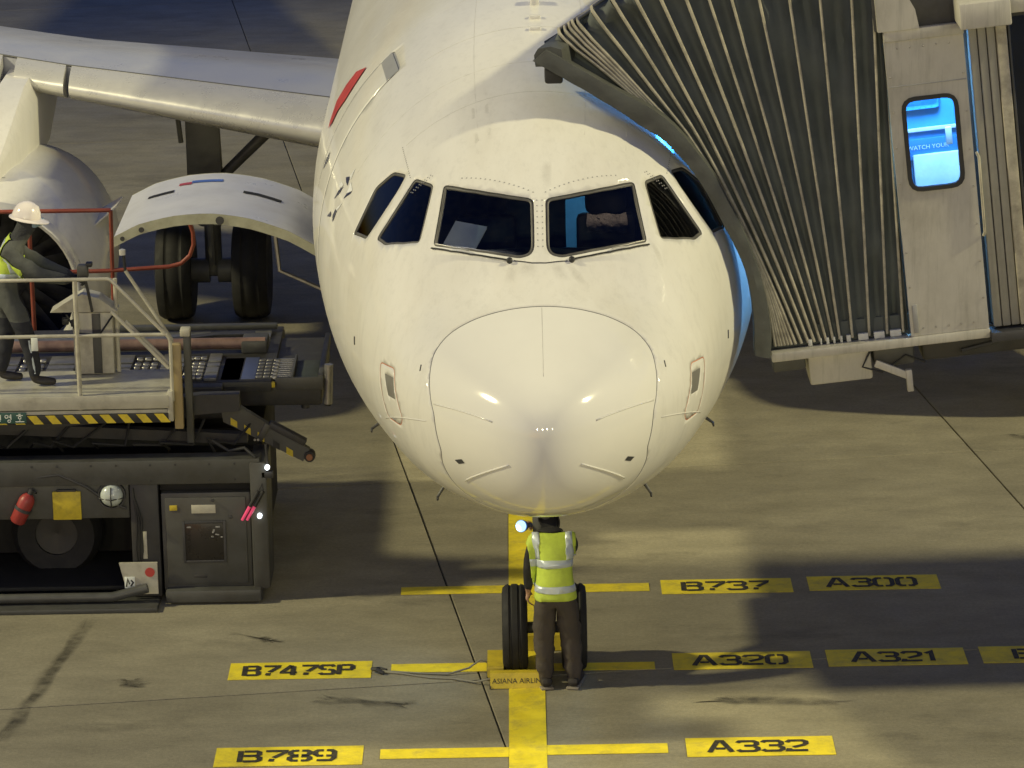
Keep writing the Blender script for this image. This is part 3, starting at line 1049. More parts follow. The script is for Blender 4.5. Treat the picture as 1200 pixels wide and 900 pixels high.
do2.rotation_euler = Vector((.03, -.4, -.38)).to_track_quat('-Z', 'Y').to_euler()
pap = MB()
pap.add([(-.74, 2.0, 4.515), (-.50, 1.96, 4.475), (-.40, 2.13, 4.62), (-.64, 2.17, 4.66)], [(0, 1, 2, 3)])
pap.add([(-.742, 2.004, 4.50), (-.502, 1.964, 4.46), (-.402, 2.134, 4.605), (-.642, 2.174, 4.645)], [(3, 2, 1, 0)])
pap.add([(-.60, 1.95, 4.44), (-.45, 1.93, 4.43), (-.45, 2.0, 4.47), (-.6, 2.02, 4.49)], [(0, 1, 2, 3)])
tag(pap.build('paper_sheet', M_PAPER, None, smooth=False), 'white papers propped on the glareshield behind the left windscreen', 'paper')

# wing on the starboard side (picture left) and its mirror
def wing(sx):
    secs = [(1.7, 13.65, 2.89, 6.5, .80), (1.96, 13.78, 2.91, 6.3, .78), (5.15, 15.1, 3.27, 4.4, .48), (5.75, 15.36, 3.34, 4.2, .45), (11, 17.7, 3.95, 2.9, .30), (16.8, 20.3, 4.6, 1.6, .15)]
    prof = []
    for t in np.linspace(0, 1, 21):
        prof.append(((1 - math.cos(t * math.pi)) / 2))
    def yt(c):
        return 5 * (.2969 * math.sqrt(c) - .126 * c - .3516 * c**2 + .2843 * c**3 - .1036 * c**4)
    rows_up, rows_lo = [], []
    for X, Y, Z, ch, th in secs:
        rows_up.append([(sx * X, Y + c * ch, Z + yt(c) * th * 1.15 + .0 * c - .055 * ch * c ** 1.5) for c in prof])
        rows_lo.append([(sx * X, Y + c * ch, Z - yt(c) * th * .85 - .055 * ch * c ** 1.5) for c in prof])
    def sub(rows, i0, i1):
        return [r[i0:i1] for r in rows]
    k = 4
    m = MB()
    m.grid(sub(rows_up, k, 21)).grid(sub(rows_lo, k, 21))
    m.grid([[u, l] for u, l in zip([r[k] for r in rows_up], [r[k] for r in rows_lo])])
    w = m.build('wing', M_WGREY, plane, smooth=30)
    # slats: inboard between fuselage and pylon, then outboard, each a leading-edge skin of its own
    for a, b in ((0.02, .985), (1.03, 1.98), (2.03, 2.98)):
        base = 1
        def lerp_sec(s):
            i = min(int(s), 3)
            t = s - i
            i += base
            i = min(i, len(secs) - 2)
            U = [tuple(np.array(p) * (1 - t) + np.array(q) * t) for p, q in zip(rows_up[i], rows_up[i + 1])]
            Lw = [tuple(np.array(p) * (1 - t) + np.array(q) * t) for p, q in zip(rows_lo[i], rows_lo[i + 1])]
            return U, Lw
        rows = []
        for s in np.linspace(a, b, 5):
            U, Lw = lerp_sec(s)
            ring = [(p[0], p[1] - .012, p[2] + .004) for p in U[k - 0:0:-1]] + [(p[0], p[1] - .012, p[2]) for p in Lw[0:k + 1]]
            rows.append(ring)
        mm = MB().grid(rows)
        n = len(rows[0])
        for r in (rows[0], rows[-1]):
            mm.add(r, [tuple(range(n))])
        mm.build('slat', M_ALU, w, smooth=50)
    gp = [Vector(r[k]) + Vector((0, -.004, .001)) for r in rows_up[1:]]
    MB().tube(gp, .012, 6).build('slat_gap', M_DARK, w)
    # root fairing
    rf = MB()
    rows = []
    for t in np.linspace(0, 1, 10):
        Y = 13.0 + t * 7.5
        rr = .30 + .5 * math.sin(math.pi * min(1, t * 1.1) * .55)
        rows.append([(sx * (1.62 + .50 * rr * math.cos(a)), Y, 2.6 + 1.05 * rr * math.sin(a)) for a in np.linspace(-1.5, 1.5, 9)])
    rf.grid(rows)
    rf.build('wing_root_fairing', M_WHITE, w, smooth=True)
    # engine
    ex, ez = sx * 5.70, 1.60
    M = T(ex, 12.5, ez) @ RX(-90)
    nac = MB()
    prof = [(.985, .10), (1.05, .25), (1.12, .55), (1.16, 1.0), (1.15, 1.8), (1.08, 2.7), (.98, 3.2), (.92, 3.2), (.9, 2.6), (.86, 1.0), (.84, .3), (.87, .10)]
    nac.lathe(prof, 48, M, closed=True)
    e = nac.build('engine_nacelle', M_WHITE, plane, smooth=40)
    lip = MB()
    lip.lathe([(.985, .10), (.96, .035), (.925, 0), (.89, .02), (.87, .10)], 48, M, closed=False)
    lip.f = lip.f[:-2]
    lip.build('inlet_lip', M_ALU, e, smooth=True)
    fan = MB()
    fan.lathe([(0, .35), (.08, .42), (.2, .62), (.28, .85), (.28, .9), (0, .9)], 24, M)
    fan.build('fan_spinner', M_DARK, e)
    for b in range(22):
        a = 2 * math.pi * b / 22
        bl = MB()
        rws = []
        for t in np.linspace(0, 1, 5):
            r = .26 + .58 * t
            tw = .5 + .5 * t
            rws.append([M @ Vector((r * math.cos(a) - s * math.sin(a) * math.cos(tw), r * math.sin(a) + s * math.cos(a) * math.cos(tw), .9 + s * math.sin(tw))) for s in (-.09, 0, .09)])
        bl.grid(rws)
        bl.build('fan_blade', M_DARK, e, smooth=True)
    MB().lathe([(0, 1.02), (.86, 1.02), (.86, 1.05), (0, 1.05)], 32, M).build('fan_case', M_VDARK, e)
    # two-tone access panel and strake on the inboard side
    st = MB()
    a0 = rad(28)
    for s in (-.008, .008):
        pass
    base = Vector((ex - sx * 1.10 * math.cos(a0), 13.25, ez + 1.1 * math.sin(a0)))
    out = Vector((-sx * math.cos(a0), 0, math.sin(a0)))
    tn = Vector((sx * math.sin(a0), 0, math.cos(a0))) * .009
    q = [base, base + Vector((0, .95, 0)), base + Vector((0, .95, 0)) + out * .30, base + Vector((0, .55, 0)) + out * .27]
    st.add([p - tn for p in q] + [p + tn for p in q], [(0, 1, 2, 3), (7, 6, 5, 4)] + [(i, (i + 1) % 4, (i + 1) % 4 + 4, i + 4) for i in range(4)])
    st.build('nacelle_strake', M_WHITE, e, smooth=False)
    pc = MB()
    pc.add([M @ Vector((1.128 * math.cos(a), -1.128 * math.sin(a) * 1, h)) for h in (.62, .82) for a in (rad(84), rad(90), rad(96))], [(0, 1, 4, 3), (1, 2, 5, 4)])
    pc.build('access_panel', M_GREYD, e, smooth=True)
    # pylon
    pl = MB()
    rows = []
    for Y, z0, z1, hw_ in ((13.0, 2.72, 2.84, .06), (13.8, 2.65, 3.18, .20), (14.8, 2.55, 3.42, .24), (16.2, 2.5, 3.45, .22), (18.5, 2.7, 3.2, .08)):
        rows.append([(ex + sg * hw_ * k2, Y, z0 + (z1 - z0) * f) for sg, k2, f in ((-1, 1, 0), (-1, 1, .7), (-1, .6, .95), (1, .6, .95), (1, 1, .7), (1, 1, 0))])
    pl.grid(rows)
    pl.build('engine_pylon', M_WHITE, plane, smooth=50)


wing(-1)
wing(1)

# gear
def tyre(name, x, y, z, R, W, parent, rim_r):
    M = T(x, y, z) @ RY(90)
    t = MB()
    h = W / 2
    prof = [(rim_r, -h * .75), (R * .80, -h * .98), (R * .92, -h * .92), (R * .985, -h * .66)]
    for g in (-.5, -.17, .17, .5):
        prof += [(R, (g - .07) * W * 1.0), (R - .012, (g - .025) * W), (R - .012, (g + .025) * W), (R, (g + .07) * W)] if abs(g) < .45 else []
    prof += [(R * .985, h * .66), (R * .92, h * .92), (R * .80, h * .98), (rim_r, h * .75)]
    prof = sorted(prof, key=lambda p: p[1]) if False else prof
    t.lathe(prof, 40, M, closed=True)
    o = t.build(name, M_TYRE, parent, smooth=35)
    r = MB()
    r.lathe([(rim_r, -h * .72), (rim_r * .8, -h * .55), (rim_r * .35, -h * .5), (rim_r * .3, -h * .8), (0, -h * .8), (0, h * .8), (rim_r * .3, h * .8), (rim_r * .35, h * .5), (rim_r * .8, h * .55), (rim_r, h * .72)], 24, M, closed=True)
    r.build('wheel_rim', M_GEAR, o)
    return o


ng = MB()
ng.tube([(0, 5.07, .38), (0, 5.0, 1.2), (0, 4.9, 2.3)], [.075, .085, .11], 14)
ng.tube([(-.3, 5.07, .38), (.3, 5.07, .38)], .05, 12)
ng.tube([(0, 5.02, 1.0), (0, 6.3, 2.0)], .04, 10)
ng.box(-.05, .05, 4.93, 5.0, .85, 1.25)
ngo = ng.build('nose_gear_strut', M_GEAR, plane)
for s in (-1, 1):
    tyre('nose_wheel', s * .255, 5.07, .38, .38, .225, ngo, .19)
    MB().bbox(s * .36 - .015, s * .36 + .015, 5.1, 6.6, 1.52, 1.95, .01).build('nose_gear_door', M_WHITE, plane)
for sx in (-1, 1):
    X, Y = sx * 3.795, 17.71
    mg = MB()
    mg.tube([(X, Y, .58), (X, Y, 1.2)], .10, 14)
    mg.tube([(X, Y, 1.15), (X + sx * .05, Y - .05, 2.75)], .17, 16)
    mg.tube([(X - .5, Y, .58), (X + .5, Y, .58)], .075, 12)
    mg.tube([(X, Y - .1, 1.6), (X - sx * .95, Y - .1, 2.5), (X - sx * 1.15, Y - .1, 2.75)], [.06, .075, .1], 10)
    mg.tube([(X - sx * .8, Y - .12, 2.6), (X - sx * 1.5, Y - .12, 2.9)], .05, 8)
    mg.tube([(X, Y - .2, .7), (X, Y - .32, 1.25), (X, Y - .18, 1.75)], .045, 8)
    mg.lathe([(0, -.15), (.15, -.15), (.15, .15), (0, .15)], 14, T(X - .2, Y, .58) @ RY(90))
    mg.lathe([(0, -.15), (.15, -.15), (.15, .15), (0, .15)], 14, T(X + .2, Y, .58) @ RY(90))
    mo = mg.build('main_gear_strut', M_GEAR, plane)
    tyre('main_wheel', X - .45, Y, .585, .585, .44, mo, .27)
    tyre('main_wheel', X + .45, Y, .585, .585, .44, mo, .27)
    MB().bbox(X + sx * .05 - .2, X + sx * .05 + .2, Y - .30, Y - .27, 1.35, 2.72, .01).build('main_gear_door', M_GEAR, plane)
    MB().tube([(X - sx * -.30, Y - .35, 2.2), (X + sx * .36, Y - .35, 2.85)], .03, 8).build('door_link', M_GEAR, plane)

# open forward cargo door: curved panel hinged at the fuselage side
def cargo_arc(off):
    # section in x,z: from the hinge on the fuselage out over the loader, arched
    ctrl = [(-2.03, 3.06), (-2.30, 3.22), (-2.65, 3.345), (-3.0, 3.40), (-3.35, 3.385), (-3.68, 3.31), (-3.92, 3.19)]
    P = np.array(ctrl)
    tt = np.linspace(0, len(P) - 1, 19)
    xs, zs = pchip(range(len(P)), P[:, 0][::1])(tt), None
    zs = np.interp(tt, range(len(P)), P[:, 1])
    # smooth z by a small moving average
    zs2 = zs.copy()
    zs2[1:-1] = (zs[:-2] + 2 * zs[1:-1] + zs[2:]) / 4
    xs = np.interp(tt, range(len(P)), P[:, 0])
    return [(float(x), float(z) + off) for x, z in zip(xs, zs2)]


up_, lo_ = cargo_arc(0.0), cargo_arc(-.095)
cd = MB()
Y0, Y1 = 8.2, 10.0
rows = [[(x, Y0 + .02, z) for x, z in up_], [(x, Y1, z) for x, z in up_]]
cd.grid(rows)
cdo = cd.build('cargo_door', mat('cargo_door_paint', (0.66, 0.66, 0.68), 0.35, var=0.04, scale=2, dirt=(0.4, 0.38, 0.34), dscale=3, damt=0.3), plane, smooth=True)
fr = MB()
n = len(up_)
fr.grid([[(x, Y0, z + .004) for x, z in up_], [(x, Y0, z) for x, z in lo_]])
fr.grid([[(x, Y0, z) for x, z in lo_], [(x, Y0 + .16, z + .03) for x, z in lo_]])
fr.grid([[(x, Y1, z + .004) for x, z in up_], [(x, Y1, z) for x, z in lo_]])
fr.add([(up_[-1][0], Y0, up_[-1][1]), (up_[-1][0], Y1, up_[-1][1]), (lo_[-1][0] + .03, Y1, lo_[-1][1]), (lo_[-1][0] + .03, Y0, lo_[-1][1])], [(0, 1, 2, 3)])
fr.build('door_frame', mat('primer_yellow_frame', (0.42, 0.42, 0.30), 0.5, dirt=(0.2, 0.17, 0.1), dscale=5), cdo, smooth=40)
MB().grid([[(x, Y0 + .16, z + .03) for x, z in lo_], [(x, Y1, z + .03) for x, z in lo_]]).build('door_inner_skin', M_LGREY, cdo, smooth=True)


def arc_at(x):
    return float(np.interp(-x, [-p[0] for p in up_], [p[1] for p in up_]))


for x0, x1, y, m in ((-2.42, -2.78, 9.2, M_VDARK), (-3.0, -3.3, 9.6, mat('blue_decal', (.08, .16, .5), .4)), (-3.3, -3.42, 9.55, M_RED), (-3.45, -3.7, 9.3, M_VDARK)):
    mb = MB()
    rows = []
    for t in np.linspace(0, 1, 6):
        x = x0 + (x1 - x0) * t
        rows.append([(x, y, arc_at(x) + .006), (x, y + .10, arc_at(x) + .006)])
    mb.grid(rows).build('door_slot', m, cdo, smooth=True)
for x, r in ((-3.84, .022), (-3.66, .026), (-2.93, .04)):
    z = arc_at(x) - .055
    MB().lathe([(0, 0), (r, 0), (r, .02), (0, .02)], 12, T(x, Y0 + .012, z) @ RX(90)).build('latch_hole', M_DARK, cdo)
# black sheet laid on the flank below the door, painting the open hold's shade
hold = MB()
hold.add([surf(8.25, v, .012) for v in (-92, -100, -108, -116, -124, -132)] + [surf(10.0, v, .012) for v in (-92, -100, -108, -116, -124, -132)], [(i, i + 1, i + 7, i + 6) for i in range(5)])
hold.build('hold_shade_sheet', M_VDARK, plane, smooth=True)
MB().tube([(-2.45, 8.6, 3.1), (-2.42, 8.6, 2.75), (-2.0, 8.6, 2.55)], .02, 6).build('door_stay', M_STEEL, plane)

# ---------------------------------------------------------------- boarding bridge on the right
bridge = thing('boarding_bridge', 'passenger boarding bridge with pleated grey canopy and lit window, docked at the airliner', 'boarding bridge', (7.0, 6.2, 0))
TILT = 5.8
MJ = T(1.82, 2.85, 3.40) @ RY(-TILT)


def J(x, y, z):
    return MJ @ Vector((x, y, z))


# canopy lip lines (world x, z) measured round the fuselage at y = 2.9
OUT = [(1.811, 3.357), (1.818, 3.531), (1.791, 3.767), (1.741, 3.989), (1.664, 4.225), (1.577, 4.439), (1.478, 4.632), (1.372, 4.838), (1.246, 5.017), (1.094, 5.202), (0.929, 5.347), (0.646, 5.507), (0.37, 5.673), (0.089, 5.838)]
INN = [(1.685, 3.372), (1.679, 3.63), (1.659, 3.811), (1.619, 4.026), (1.538, 4.234), (1.465, 4.379), (1.425, 4.455), (1.326, 4.649), (1.213, 4.835), (1.094, 4.98), (0.949, 5.125), (0.81, 5.208), (0.711, 5.284), (0.487, 5.43), (0.251, 5.575), (-0.018, 5.734)]
RIB0 = [(1.838, 3.433), (1.825, 3.531), (1.798, 3.767), (1.751, 3.989), (1.677, 4.225), (1.597, 4.439), (1.498, 4.632), (1.398, 4.838), (1.273, 5.017), (1.127, 5.188), (0.962, 5.313), (0.752, 5.478), (0.535, 5.663), (0.32, 5.828), (0.235, 5.889), (0.202, 5.936)]
NP = 37


def resample(P, n):
    P = np.array(P)
    s = np.concatenate([[0], np.cumsum(np.hypot(*np.diff(P, axis=0).T))])
    fx, fz = pchip(s / s[-1], P[:, 0]), pchip(s / s[-1], P[:, 1])
    return [(float(fx(t)), float(fz(t))) for t in np.linspace(0, 1, n)]


OutC = resample(OUT, NP)
InC = []
_ring = [(math.atan2(p.x, p.z - 3.7), math.hypot(p.x, p.z - 3.7)) for p in (surf(3.05, v, .07) for v in np.linspace(-10, 125, 60))]
for x, z in resample(INN, NP):           # the lip may touch the skin but not sink into it
    a, r = math.atan2(x, z - 3.7), math.hypot(x, z - 3.7)
    r = max(r, float(np.interp(a, [q[0] for q in _ring], [q[1] for q in _ring])))
    InC.append((r * math.sin(a), 3.7 + r * math.cos(a)))
FrC = []
_rf = [(math.atan2(p.x, p.z - 3.7), math.hypot(p.x, p.z - 3.7)) for p in (surf(2.68, v, .03) for v in np.linspace(-10, 125, 60))]
for x, z in resample([(x - .014, z + .054) for x, z in INN], NP):
    a, r = math.atan2(x, z - 3.7), math.hypot(x, z - 3.7)
    r = max(r, float(np.interp(a, [q[0] for q in _rf], [q[1] for q in _rf])))
    FrC.append((r * math.sin(a), 3.7 + r * math.cos(a)))
pad = MB()
rows = []
for k in range(NP):
    i, o = Vector(InC[k]), Vector(OutC[k])
    wob = .010 * math.sin(k * 2.3) + .006 * math.sin(k * 5.1)
    m_ = i.lerp(o, .5)
    f = Vector((FrC[k][0], FrC[k][1]))
    p_ = f.lerp(Vector((o.x - .012, o.y + .045)), .5)
    q_ = Vector((o.x - .012, o.y + .045))
    rows.append([(i.x, 3.05, i.y), (f.x, 2.70, f.y), (f.lerp(q_, .05).x, 2.648 + wob, f.lerp(q_, .05).y), (p_.x, 2.635 + wob, p_.y), (f.lerp(q_, .95).x, 2.648 - wob, f.lerp(q_, .95).y), (q_.x, 2.70, q_.y), (o.x, 3.05, o.y)])
pad.grid(rows)
pad.add(rows[0], [tuple(range(7))])
pad.add(rows[-1], [tuple(range(7))])
# limb lying along the crown
rows = []
for t in np.linspace(0, 1, 9):
    y = 2.68 + t * 4.12
    x = -.01 + 1.15 * t
    z = surf(y, math.degrees(math.asin(min(1, max(-1, x / 1.9))))).z
    z = max(z + .02, 5.745 + .10 * t)
    rows.append([(x, y, z), (x - .01, y, z + .09), (x + .02, y, z + .14), (x + .12, y, z + .155), (x + .20, y, z + .13), (x + .22, y, z)])
pad.grid(rows)
pad.add(rows[0], [tuple(range(6))])
pad.build('canopy_pad', M_PAD, bridge, smooth=35)
MB().bbox(.06, .20, 2.72, 3.1, 5.60, 5.73, .02).build('pad_foam', M_RUBBER, bridge)

# ribs
BX = [907, 911, 914, 918, 922, 926, 931, 938, 946, 953, 960, 967, 975, 983, 998, 1018, 1039, 1058]
TX = [659, 666, 671, 675, 681, 697, 719, 741, 765, 792, 818, 845, 879, 912, 941, 973, 1002, 1034]
FB = [(b - 905) / 155 for b in BX]
FT = [(t - 655) / 381 for t in TX]
_ft = [(t - 655) / 381 for t in (659, 666, 671, 675, 681, 697, 717, 740, 765, 800, 880, 1030)]
TOPX = pchip(_ft, [.202, .249, .282, .309, .348, .455, .587, .739, .904, 1.135, 1.659, 2.642])
TOPZ = pchip(_ft, [5.936, 5.956, 5.982, 6.001, 6.014, 6.105, 6.195, 6.272, 6.355, 6.437, 6.527, 6.588])
L0, L1 = J(1.06, 0, .03), J(1.06, 0, 3.0)
_c = np.array(resample(RIB0, 40))
_cs = np.linspace(0, 1, len(_c))


def rib_pts(fb, ft, n=22, y=2.9):
    b = np.array([1.838 + (L0.x - 1.838) * fb, 3.433 + (L0.z - 3.433) * fb])
    e = np.array([float(TOPX(ft)), float(TOPZ(ft))])
    w = (1 - ft) ** 8
    out = []
    for t in np.linspace(0, 1, n):
        O = np.array([np.interp(t, _cs, _c[:, 0]), np.interp(t, _cs, _c[:, 1])])
        dev = O - (_c[0] * (1 - t) + _c[-1] * t)
        q = b * (1 - t) + e * t + dev * w
        out.append(Vector((q[0], y, q[1])))
    return out


ribs = []
for k, (fb, ft) in enumerate(zip(FB, FT)):
    side = rib_pts(fb, ft)
    e = side[-1]
    nxt = (side[-1] - side[-2]).normalized()
    top = [e + Vector((-.008, .015, .012)) + nxt * .02, e + Vector((-.01, .06, .03)) + nxt * .025]
    for t in np.linspace(.15, 1, 6):
        top.append(e + Vector((1.2 * t * (1 - .9 * ft), 3.9 * t, .03 + .12 * t - .10 * t * t)) + nxt * .025)
    ribs.append((side, top))
    MB().tube(side + top, .0115 if k > 9 else .0135, 8).build('canopy_rib', M_RIB, bridge)


def fold(a, b, k):
    rows = []
    pa, pb = a[0] + a[1], b[0] + b[1]
    ns = len(a[0])
    rnd = random.Random(k)
    for i, (p, q) in enumerate(zip(pa, pb)):
        w = (q - p).length
        dep = min(.15, .5 * w + .03) * (1 + .25 * math.sin(i * 1.1 + k * 2) + rnd.uniform(-.1, .1))
        inw = Vector((0, 1, 0)) if i < ns - 1 else Vector((0, .3, -1)).normalized()
        r = []
        for u in (0.06, .22, .40, .55, .72, .88, .95):
            r.append(p.lerp(q, u) + inw * (.006 + dep * (1 - abs((u - .62) / (.62 if u < .62 else .38)) ** 1.15) * (1 + .14 * math.sin(i * .9 + u * 7 + k)) + .012 * math.sin(i * 1.7 + k * 3 + u * 4) * (.1 < u < .9)))
        rows.append(r)
    return MB().grid(rows)


for k in range(len(ribs) - 1):
    fold(ribs[k], ribs[k + 1], k).build('canopy_fold', M_FABRIC, bridge, smooth=True)
MB().grid([[Vector((p.x, p.y + .16, p.z)) for p in r[0]] for r in ribs] + [[J(1.16, .17, .03 + 3.0 * t) for t in np.linspace(0, 1, 22)]]).build('canopy_light_stop', M_FABRIC, bridge, smooth=True)  # sheet added behind the folds to stop cab light leaking through
MB().bbox(-.02, 1.14, .10, .16, -.02, .16, .01, MJ).build('light_stop_hem', M_FABRIC, bridge)
# strip between the pad and the first rib, and the added light-blocking sheet behind the folds
edge = ([Vector((p[0], 2.96, p[1])) for p in resample(OUT, 22)], [Vector((p.x - .12, p.y, p.z - .08)) for p in ribs[0][1]])
fold(edge, ribs[0], 99).build('canopy_fold', M_FABRIC, bridge, smooth=True)
last = ([J(1.09, 0, .03 + 3.0 * t) for t in np.linspace(0, 1, 22)], [Vector((p.x + .05, p.y, p.z + .02)) for p in ribs[-1][1]])
fold(ribs[-1], last, 98).build('canopy_fold', M_FABRIC, bridge, smooth=True)
# back side of the canopy, away from the camera
bk = [[Vector((p.x, 6.8, p.z)) for p in r[0]] for r in ribs[::3]]
MB().grid(bk).build('canopy_back', M_FABRIC, bridge, smooth=True)

# bottom rail, white spacers at the rib feet, cab panel
MB().bbox(-.01, 1.72, -.05, .09, -.075, .0, .012, MJ).build('sill_rail', M_CAB, bridge)
for a, b in ((8, 9.0), (10, 10.6), (11, 11.7), (12, 12.6), (13, 13.35), (13.5, 14.0), (14.3, 15.0), (15.2, 15.9), (16.1, 16.9)):
    xa, xb = [np.interp(q, range(18), FB) * 1.06 for q in (a, b)]
    MB().bbox(xa + .012, xb - .004, .035, .075, 0.002, .055, .004, MJ).build('rail_spacer', mat('white_spacer', (.6, .6, .55), .5), bridge)
wx0, wx1, wz0, wz1 = 1.20, 1.62, 1.17, 1.90
cp = bmesh.new()
outer = [(1.10, 0.003), (1.715, 0.003), (1.715, 2.42), (1.10, 2.42)]
inner = rnd_poly([(wx0, wz0), (wx1, wz0), (wx1, wz1), (wx0, wz1)], .10)


def panel_with_hole(outer, inner, y0, y1, name, m, parent):
    vs = [Vector(p) for p in outer] + [Vector(p) for p in inner]
    no, ni = len(outer), len(inner)
    ed = [(i, (i + 1) % no) for i in range(no)] + [(no + i, no + (i + 1) % ni) for i in range(ni)]
    V, _, Fc, *_ = delaunay_2d_cdt(vs, ed, [], 1, 1e-6)
    V = np.array([(v.x, v.y) for v in V])
    Fc = [f for f in Fc if not inpoly(np.array([V[list(f)].mean(0)[0]]), np.array([V[list(f)].mean(0)[1]]), inner)[0]]
    mb = MB()
    for y in (y0, y1):
        mb.add([J(v[0], y, v[1]) for v in V], Fc)
    for pl in (outer, inner):
        n = len(pl)
        mb.add([J(p[0], y0, p[1]) for p in pl] + [J(p[0], y1, p[1]) for p in pl], [(i, (i + 1) % n, n + (i + 1) % n, n + i) for i in range(n)])
    return mb.build(name, m, parent, smooth=False)


cab = panel_with_hole(outer, inner, -.03, .03, 'cab_side_panel', M_CAB, bridge)
# rubber gasket and pane
gout, gin = inner, inset(inner, .022)
gk = MB()
n = len(gout)
A = [J(p[0], -.042, p[1]) for p in inset(inner, -.012)] + [J(p[0], -.042, p[1]) for p in gin] + [J(p[0], .0, p[1]) for p in gin] + [J(p[0], -.028, p[1]) for p in inset(inner, -.012)]
gk.add(A, [(i, (i + 1) % n, n + (i + 1) % n, n + i) for i in range(n)] + [(n + i, n + (i + 1) % n, 2 * n + (i + 1) % n, 2 * n + i) for i in range(n)] + [(i, (i + 1) % n, 3 * n + (i + 1) % n, 3 * n + i) for i in range(n)])
win = MB().add([J(p[0], -.012, p[1]) for p in gin], [tuple(range(n))]).build('cab_window', M_CLEAR, bridge, smooth=False)
gk.build('window_gasket', M_RUBBER, win, smooth=False)
MB().bbox(1.10, 1.72, -.055, .03, 2.36, 2.45, .01, MJ).build('head_rail', M_CAB, bridge)
MB().bbox(1.11, 1.71, -.036, -.03, 2.0, 2.01, .002, MJ).build('panel_seam', M_GREYD, bridge)
MB().tube([J(1.735, -.03, .75), J(1.745, -.05, .78), J(1.75, -.05, 1.38), J(1.735, -.03, 1.42)], .012, 8).build('grab_rail', M_RIB, bridge)
MB().bbox(1.125, 1.165, -.05, -.03, .03, .26, .005, MJ).build('door_bolt', M_GREYD, bridge)
gs = MB().prism([(1.06, 2.45), (1.38, 2.45), (1.36, 2.60), (1.20, 2.95), (1.06, 3.1)], 'y', -.08, .05, MJ)
gs.build('roof_gusset', M_CAB, bridge, smooth=False)
MB().bbox(1.66, 2.05, -.45, .0, 2.46, 2.66, .015, MJ).build('roof_beam', M_CAB, bridge)
MB().bbox(2.05, 3.2, -.3, .1, 2.52, 2.66, .015, MJ).build('roof_beam', M_CAB, bridge)
MB().bbox(1.1, 3.2, -.02, 4.2, 3.0, 3.1, .02, MJ).build('cab_roof', M_CAB, bridge)
MB().bbox(1.04, 2.9, .0, .06, 2.44, 3.02, .01, MJ).build('roof_fascia', M_DARK, bridge)
scr = MB().lathe([(0, 0), (.009, 0), (.007, .005), (0, .006)], 8, RX(90)).mesh('panel_screw', M_STEEL)
for x, z in [(1.125, .4 + .28 * k) for k in range(7)] + [(1.69, .25 + .3 * k) for k in range(7)] + [(1.2 + .1 * k, 2.30) for k in range(5)] + [(1.2 + .1 * k, .06) for k in range(5)]:
    o = link('panel_screw', scr, bridge)
    o.matrix_basis = MJ @ T(x, -.031, z)
# shutter column of narrow slats, then the dark glazed end of the cab
MB().bbox(1.722, 2.10, .15, .2, .0, 2.46, .005, MJ).build('column_filler', M_DARK, bridge)  # dark filler widened to block cab light between the slats
for k in range(4):
    x = 1.755 + k * .07
    MB().bbox(x, x + .064 + (.02 if k == 3 else 0), -.02 - .02 * (k == 3), .14, .0, 2.46, .008, MJ).build('shutter_slat', M_SLAT if k < 3 else M_RIB, bridge)
eg = MB().add([J(2.09, .12, .05), J(2.75, .12, .05), J(2.75, .12, 2.45), J(2.09, .12, 2.45)], [(0, 1, 2, 3)]).build('end_glazing', glass_mat('dark_end_glass', (.12, .16, .22)), bridge, smooth=False)
MB().box(2.08, 2.78, .09, .15, 1.02, 1.06, MJ).build('glazing_bar', M_DARK, bridge, smooth=False)
MB().bbox(2.07, 2.09, .08, .18, .0, 2.46, .004, MJ).build('glazing_bar', M_DARK, bridge)
MB().bbox(2.75, 2.82, .06, .18, .0, 2.46, .004, MJ).build('glazing_bar', M_DARK, bridge)
# floor, inner walls, ceiling of the cab
MB().bbox(-.0, 3.2, .09, 4.1, -.06, -.0, .01, MJ).build('cab_floor', M_LDARK, bridge)
MB().bbox(1.72, 4.0, -.12, .3, -.10, -.02, .01, MJ).build('bumper_edge', M_DARK, bridge)
MB().box(1.12, 3.2, 4.05, 4.1, 0, 3.0, MJ).build('cab_back_wall', M_LINING, bridge, smooth=False)
MB().box(.9, 2.07, 1.40, 1.43, .0, 2.9, MJ).build('inner_partition', M_CABBLUE, bridge, smooth=False)
MB().box(1.12, 3.2, .2, 4.0, 2.72, 2.75, MJ).build('cab_ceiling', M_CABIN, bridge, smooth=False)
for x0, x1 in ((.92, 1.33), (1.36, 1.98)):
    MB().bbox(x0, x1, 1.33, 1.37, .2, 1.125 + .02 * (x0 > 1.2), .01, MJ).build('white_cabinet', M_CABIN, bridge)
bd = MB().bbox(.92, 2.0, 1.365, 1.385, 1.10, 1.27, .004, MJ).build('warning_band', mat('band_blue', (.035, .20, .46), .5), bridge)
MB().bbox(.95, 1.62, 1.375, 1.39, 1.52, 1.86, .04, MJ).build('inner_window', mat('inner_glass_blue', (.04, .22, .5), .3), bridge)
MB().bbox(.92, 2.0, 1.37, 1.39, 1.33, 1.36, .003, MJ).build('hand_rail', M_CABIN, bridge)
MB().bbox(1.60, 1.65, .9, .94, 1.30, 1.44, .005, MJ).build('notice_card', M_CABIN, bridge)
tm = text_mesh('WATCH YOUR', .050, 'lettering')
tm.transform(MJ @ T(1.49, 1.360, 1.20) @ RX(90))
tm.materials.append(M_CABIN)
link('lettering', tm, bd)
cr = MB()
cr.tube([J(1.265 + .03 * math.cos(a), 1.358, 1.20 + .03 * math.sin(a)) for a in np.linspace(0, 6.0, 14)], .006, 5)
cr.build('warning_symbol', M_CABIN, bd)
MB().bbox(1.3, 2.0, .5, .6, 2.66, 2.70, .01, MJ).build('ceiling_light', M_TUBE, bridge)
MB().bbox(.3, 1.0, 1.9, 2.0, 2.62, 2.66, .01, MJ).build('ceiling_light', M_TUBE, bridge)


